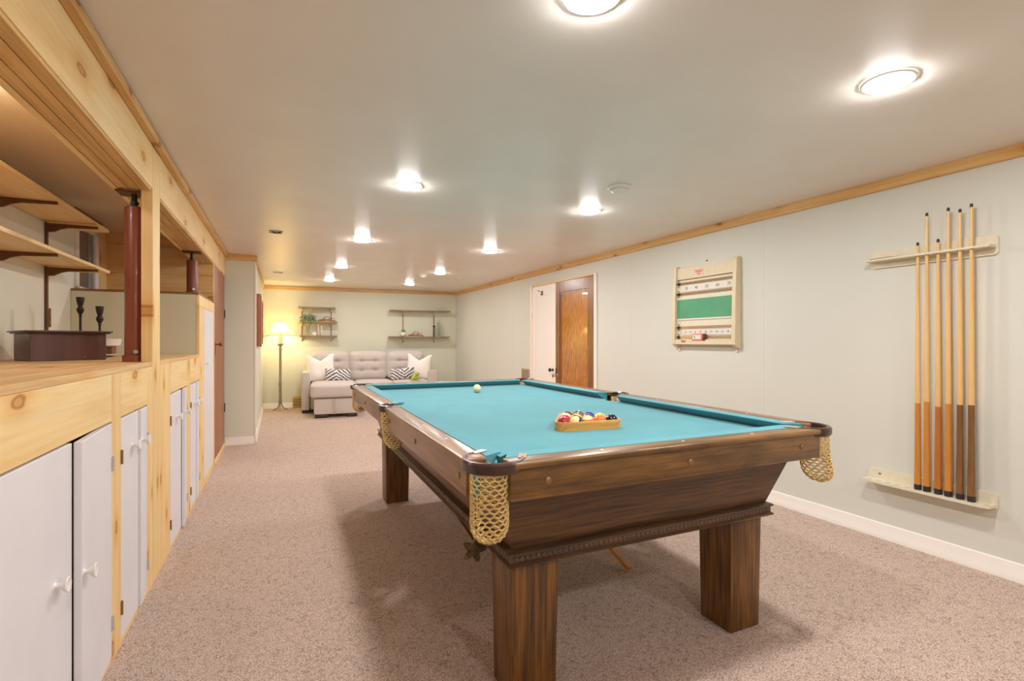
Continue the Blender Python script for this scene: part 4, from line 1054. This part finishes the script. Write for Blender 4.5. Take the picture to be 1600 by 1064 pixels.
def mk_chev(name, sg):
    m, nt, b = newmat(name); b.inputs['Roughness'].default_value = .9; v = texco(nt)
    sp_ = nd(nt, 'ShaderNodeSeparateXYZ'); nt.links.new(v, sp_.inputs[0])
    nf = noisen(nt, v, 9, 3)
    ab = nd(nt, 'ShaderNodeMath', operation='ABSOLUTE'); sub = nd(nt, 'ShaderNodeMath', operation='ADD'); sub.inputs[1].default_value = .03*sg
    nt.links.new(sp_.outputs[0], sub.inputs[0]); nt.links.new(sub.outputs[0], ab.inputs[0])
    def mth(op, a_, b_):
        q = nd(nt, 'ShaderNodeMath', operation=op)
        for s_, v_ in ((q.inputs[0], a_), (q.inputs[1], b_)):
            if isinstance(v_, (int, float)): s_.default_value = v_
            else: nt.links.new(v_, s_)
        return q.outputs[0]
    f = mth('ADD', mth('MULTIPLY', sp_.outputs[2], 115.0), mth('MULTIPLY', ab.outputs[0], 80.0*sg))
    f = mth('ADD', f, mth('MULTIPLY', nf, 9.0)); f = mth('SINE', f, 0)
    c = ramp(nt, mth('ADD', mth('MULTIPLY', f, .5), .5), [(.44, lin((238, 232, 226))), (.56, lin((98, 98, 112)))])
    nt.links.new(c, b.inputs['Base Color']); return m
pillow('throw_pillow', 'white square throw pillow with a chopped top at the left end of the sofa', (.905, -.60, .70), .44, .44, .16, 8, -12, PILW, .10, -3, 'white throw pillows')
pillow('throw_pillow', 'white square throw pillow with a chopped top at the right end of the sofa', (2.49, -.60, .69), .42, .44, .16, -12, -12, PILW, .10, 4, 'white throw pillows')
pillow('lumbar_pillow', 'navy and white chevron lumbar pillow beside the left white pillow', (1.165, -.72, .585), .40, .20, .12, 3, -14, mk_chev('chevron_left', 1), 0, 2, 'chevron lumbar pillows')
pillow('lumbar_pillow', 'navy and white chevron lumbar pillow beside the right white pillow', (2.19, -.75, .585), .40, .19, .12, -5, -14, mk_chev('chevron_right', -1), 0, -5, 'chevron lumbar pillows')
GRN = plain('plush_green', (176, 196, 84), .9, var=.12, vscale=30)
t = thing('plush_toy', 'small lime green plush animal on the right seat of the sofa', 'plush toy', BW, (2.33, -.8, .50))
m = M(); m.ball((2.385, -.84, .535), .048, 20, 12, 1.1, .9, .95); part(t, 'body', m, GRN)
m = M(); m.ball((2.415, -.88, .585), .035, 18, 12, 1.15, .9, .9); hd = part(t, 'head', m, GRN)
for dx in (-.018, .018): mm = M(); mm.ball((2.415+dx, -.905, .607), .009, 10, 8); part(hd, 'eye', mm, PLASTW)
for dx in (-.05, .055): m = M(); m.ball((2.385+dx, -.86, .51), .02, 12, 8, 1.3, 1, .8); part(t, 'paw', m, GRN)

# ------------------------------------------------------------ floor lamp
lx, ly = .285, -.30
t = thing('floor_lamp', 'lit floor lamp with a pleated bell shade in the far left corner', 'lamp', BW, (lx, ly, 0))
LM = plain('lamp_taupe', (150, 140, 112), .4, .2, var=.06)
m = M()
for k in range(3):
    a_ = k*2*PI/3+.5
    m.tube([(lx+math.cos(a_)*r_, ly+math.sin(a_)*r_, z) for r_, z in ((.018, .18), (.02, .10), (.04, .05), (.08, .02), (.115, .009), (.13, .009))], [.009, .009, .0085, .008, .008, .006], 8)
part(t, 'foot', m, LM)
m = M(); m.lathe([(.02, .12), (.024, .14), (.02, .16), (.02, .40), (.027, .42), (.027, .44), (.02, .46), (.019, .96), (.025, .98), (.025, 1.0), (.018, 1.02), (.02, 1.045), (.05, 1.075), (.052, 1.085), (.03, 1.09), (0, 1.09)], (lx, ly, 0), 24, flute=.0); part(t, 'pole', m, LM)
m = M(); m.lathe([(.03, 1.09), (.03, 1.21), (0, 1.21)], (lx, ly, 0), 18); part(t, 'candle_sleeve', m, plain('candle_cream', (240, 220, 150), .5))
sm, nt, b = newmat('lamp_shade'); b.inputs['Base Color'].default_value = lin((240, 226, 200)); b.inputs['Roughness'].default_value = .8
tr = nd(nt, 'ShaderNodeBsdfTranslucent'); tr.inputs[0].default_value = lin((250, 228, 178)); mx = nd(nt, 'ShaderNodeMixShader'); mx.inputs[0].default_value = .55
nt.links.new(b.outputs[0], mx.inputs[1]); nt.links.new(tr.outputs[0], mx.inputs[2]); nt.links.new(mx.outputs[0], nt.nodes['Material Output'].inputs[0])
m = M(); prof = []
for k in range(15):
    f = k/14; prof.append((.075+.165*(f**1.9)*.9+.03*f, 1.43-.195*f))
m.lathe(prof, (lx, ly, 0), 48, flute=-.03, nf=8, cap=False)
sh = part(t, 'shade', m, sm, 'cream pleated bell shade', 50)
m = M()
for k in range(8):
    a_ = k*2*PI/8+PI/8*0
    m.tube([(lx+math.cos(a_)*(r_*.972+.001), ly+math.sin(a_)*(r_*.972+.001), z) for r_, z in prof], .002, 4)
part(sh, 'rib', m, plain('shade_trim', (210, 190, 150), .7))
m = M(); m.tube([(lx, ly, 1.21), (lx, ly, 1.445)], .003, 6); m.ball((lx, ly, 1.455), .011, 12, 8); part(t, 'finial', m, BRASS)
lt = bpy.data.lights.new('lamp_bulb', 'POINT'); lt.energy = 13; lt.color = (1, .79, .42); lt.shadow_soft_size = .035
lo_ = bpy.data.objects.new('lamp_bulb', lt); COL.objects.link(lo_); lo_.parent = t; lo_.location = (0, 0, 1.31)
# cord and outlet on the left wall
m = M(); pts = [(lx-.02, ly-.01, .012), (lx-.12, ly-.10, .006), (lx-.22, ly-.16, .005), (.085, ly-.13, .006), (.045, ly-.10, .02), (.03, ly-.09, .20), (.028, ly-.25, .36), (.024, ly-.35, .42)]
m.tube(pts, .0025, 6)
solo('lamp_cord', 'thin pale cord running from the floor lamp to the left wall outlet', 'cord', m, plain('cord_beige', (190, 170, 120), .5), BW, (lx, ly, 0))
m = M(); m.box(0.0005, 2.62, .39, .007, 2.70, .48, .003, 2); solo('outlet_plate', 'small white outlet plate low on the left wall by the floor lamp', 'outlet', m, WHITE, LW, (0, 2.66, .39))
# baseboard vent beside sofa
t = thing('baseboard_vent', 'small tan baseboard vent between the floor lamp and the sofa', 'vent', BW, (.53, 0, 0))
m = M(); m.box(.455, -.035, .001, .615, -.0165, .19, .003, 1); part(t, 'housing', m, plain('vent_tan', (200, 178, 118), .5))
m = M()
for z in (.05, .09, .13): m.box(.47, -.039, z, .60, -.0352, z+.01)
part(t, 'slot', m, plain('slot_brown', (110, 82, 44), .6))
# wooden wall art on the left wall
t = thing('wall_art', 'slatted reddish wood wall hanging on the left wall near the lamp', 'wall hanging', LW, (0, 1.2, 1.37))
AR = wood('art_red', (138, 76, 46), (170, 104, 66), (190, 126, 84), 'z', .55, 1, fine=.2)
for k, (y0, y1, z0, z1, th) in enumerate(((.42, .56, 1.07, 1.69, .03), (.565, .9, 1.085, 1.70, .042), (.905, 1.25, 1.06, 1.68, .036), (1.255, 1.6, 1.09, 1.66, .042))):
    m = M(); m.box(.0005, y0, z0, th, y1, z1, .002, 1); part(t, 'slat', m, AR)
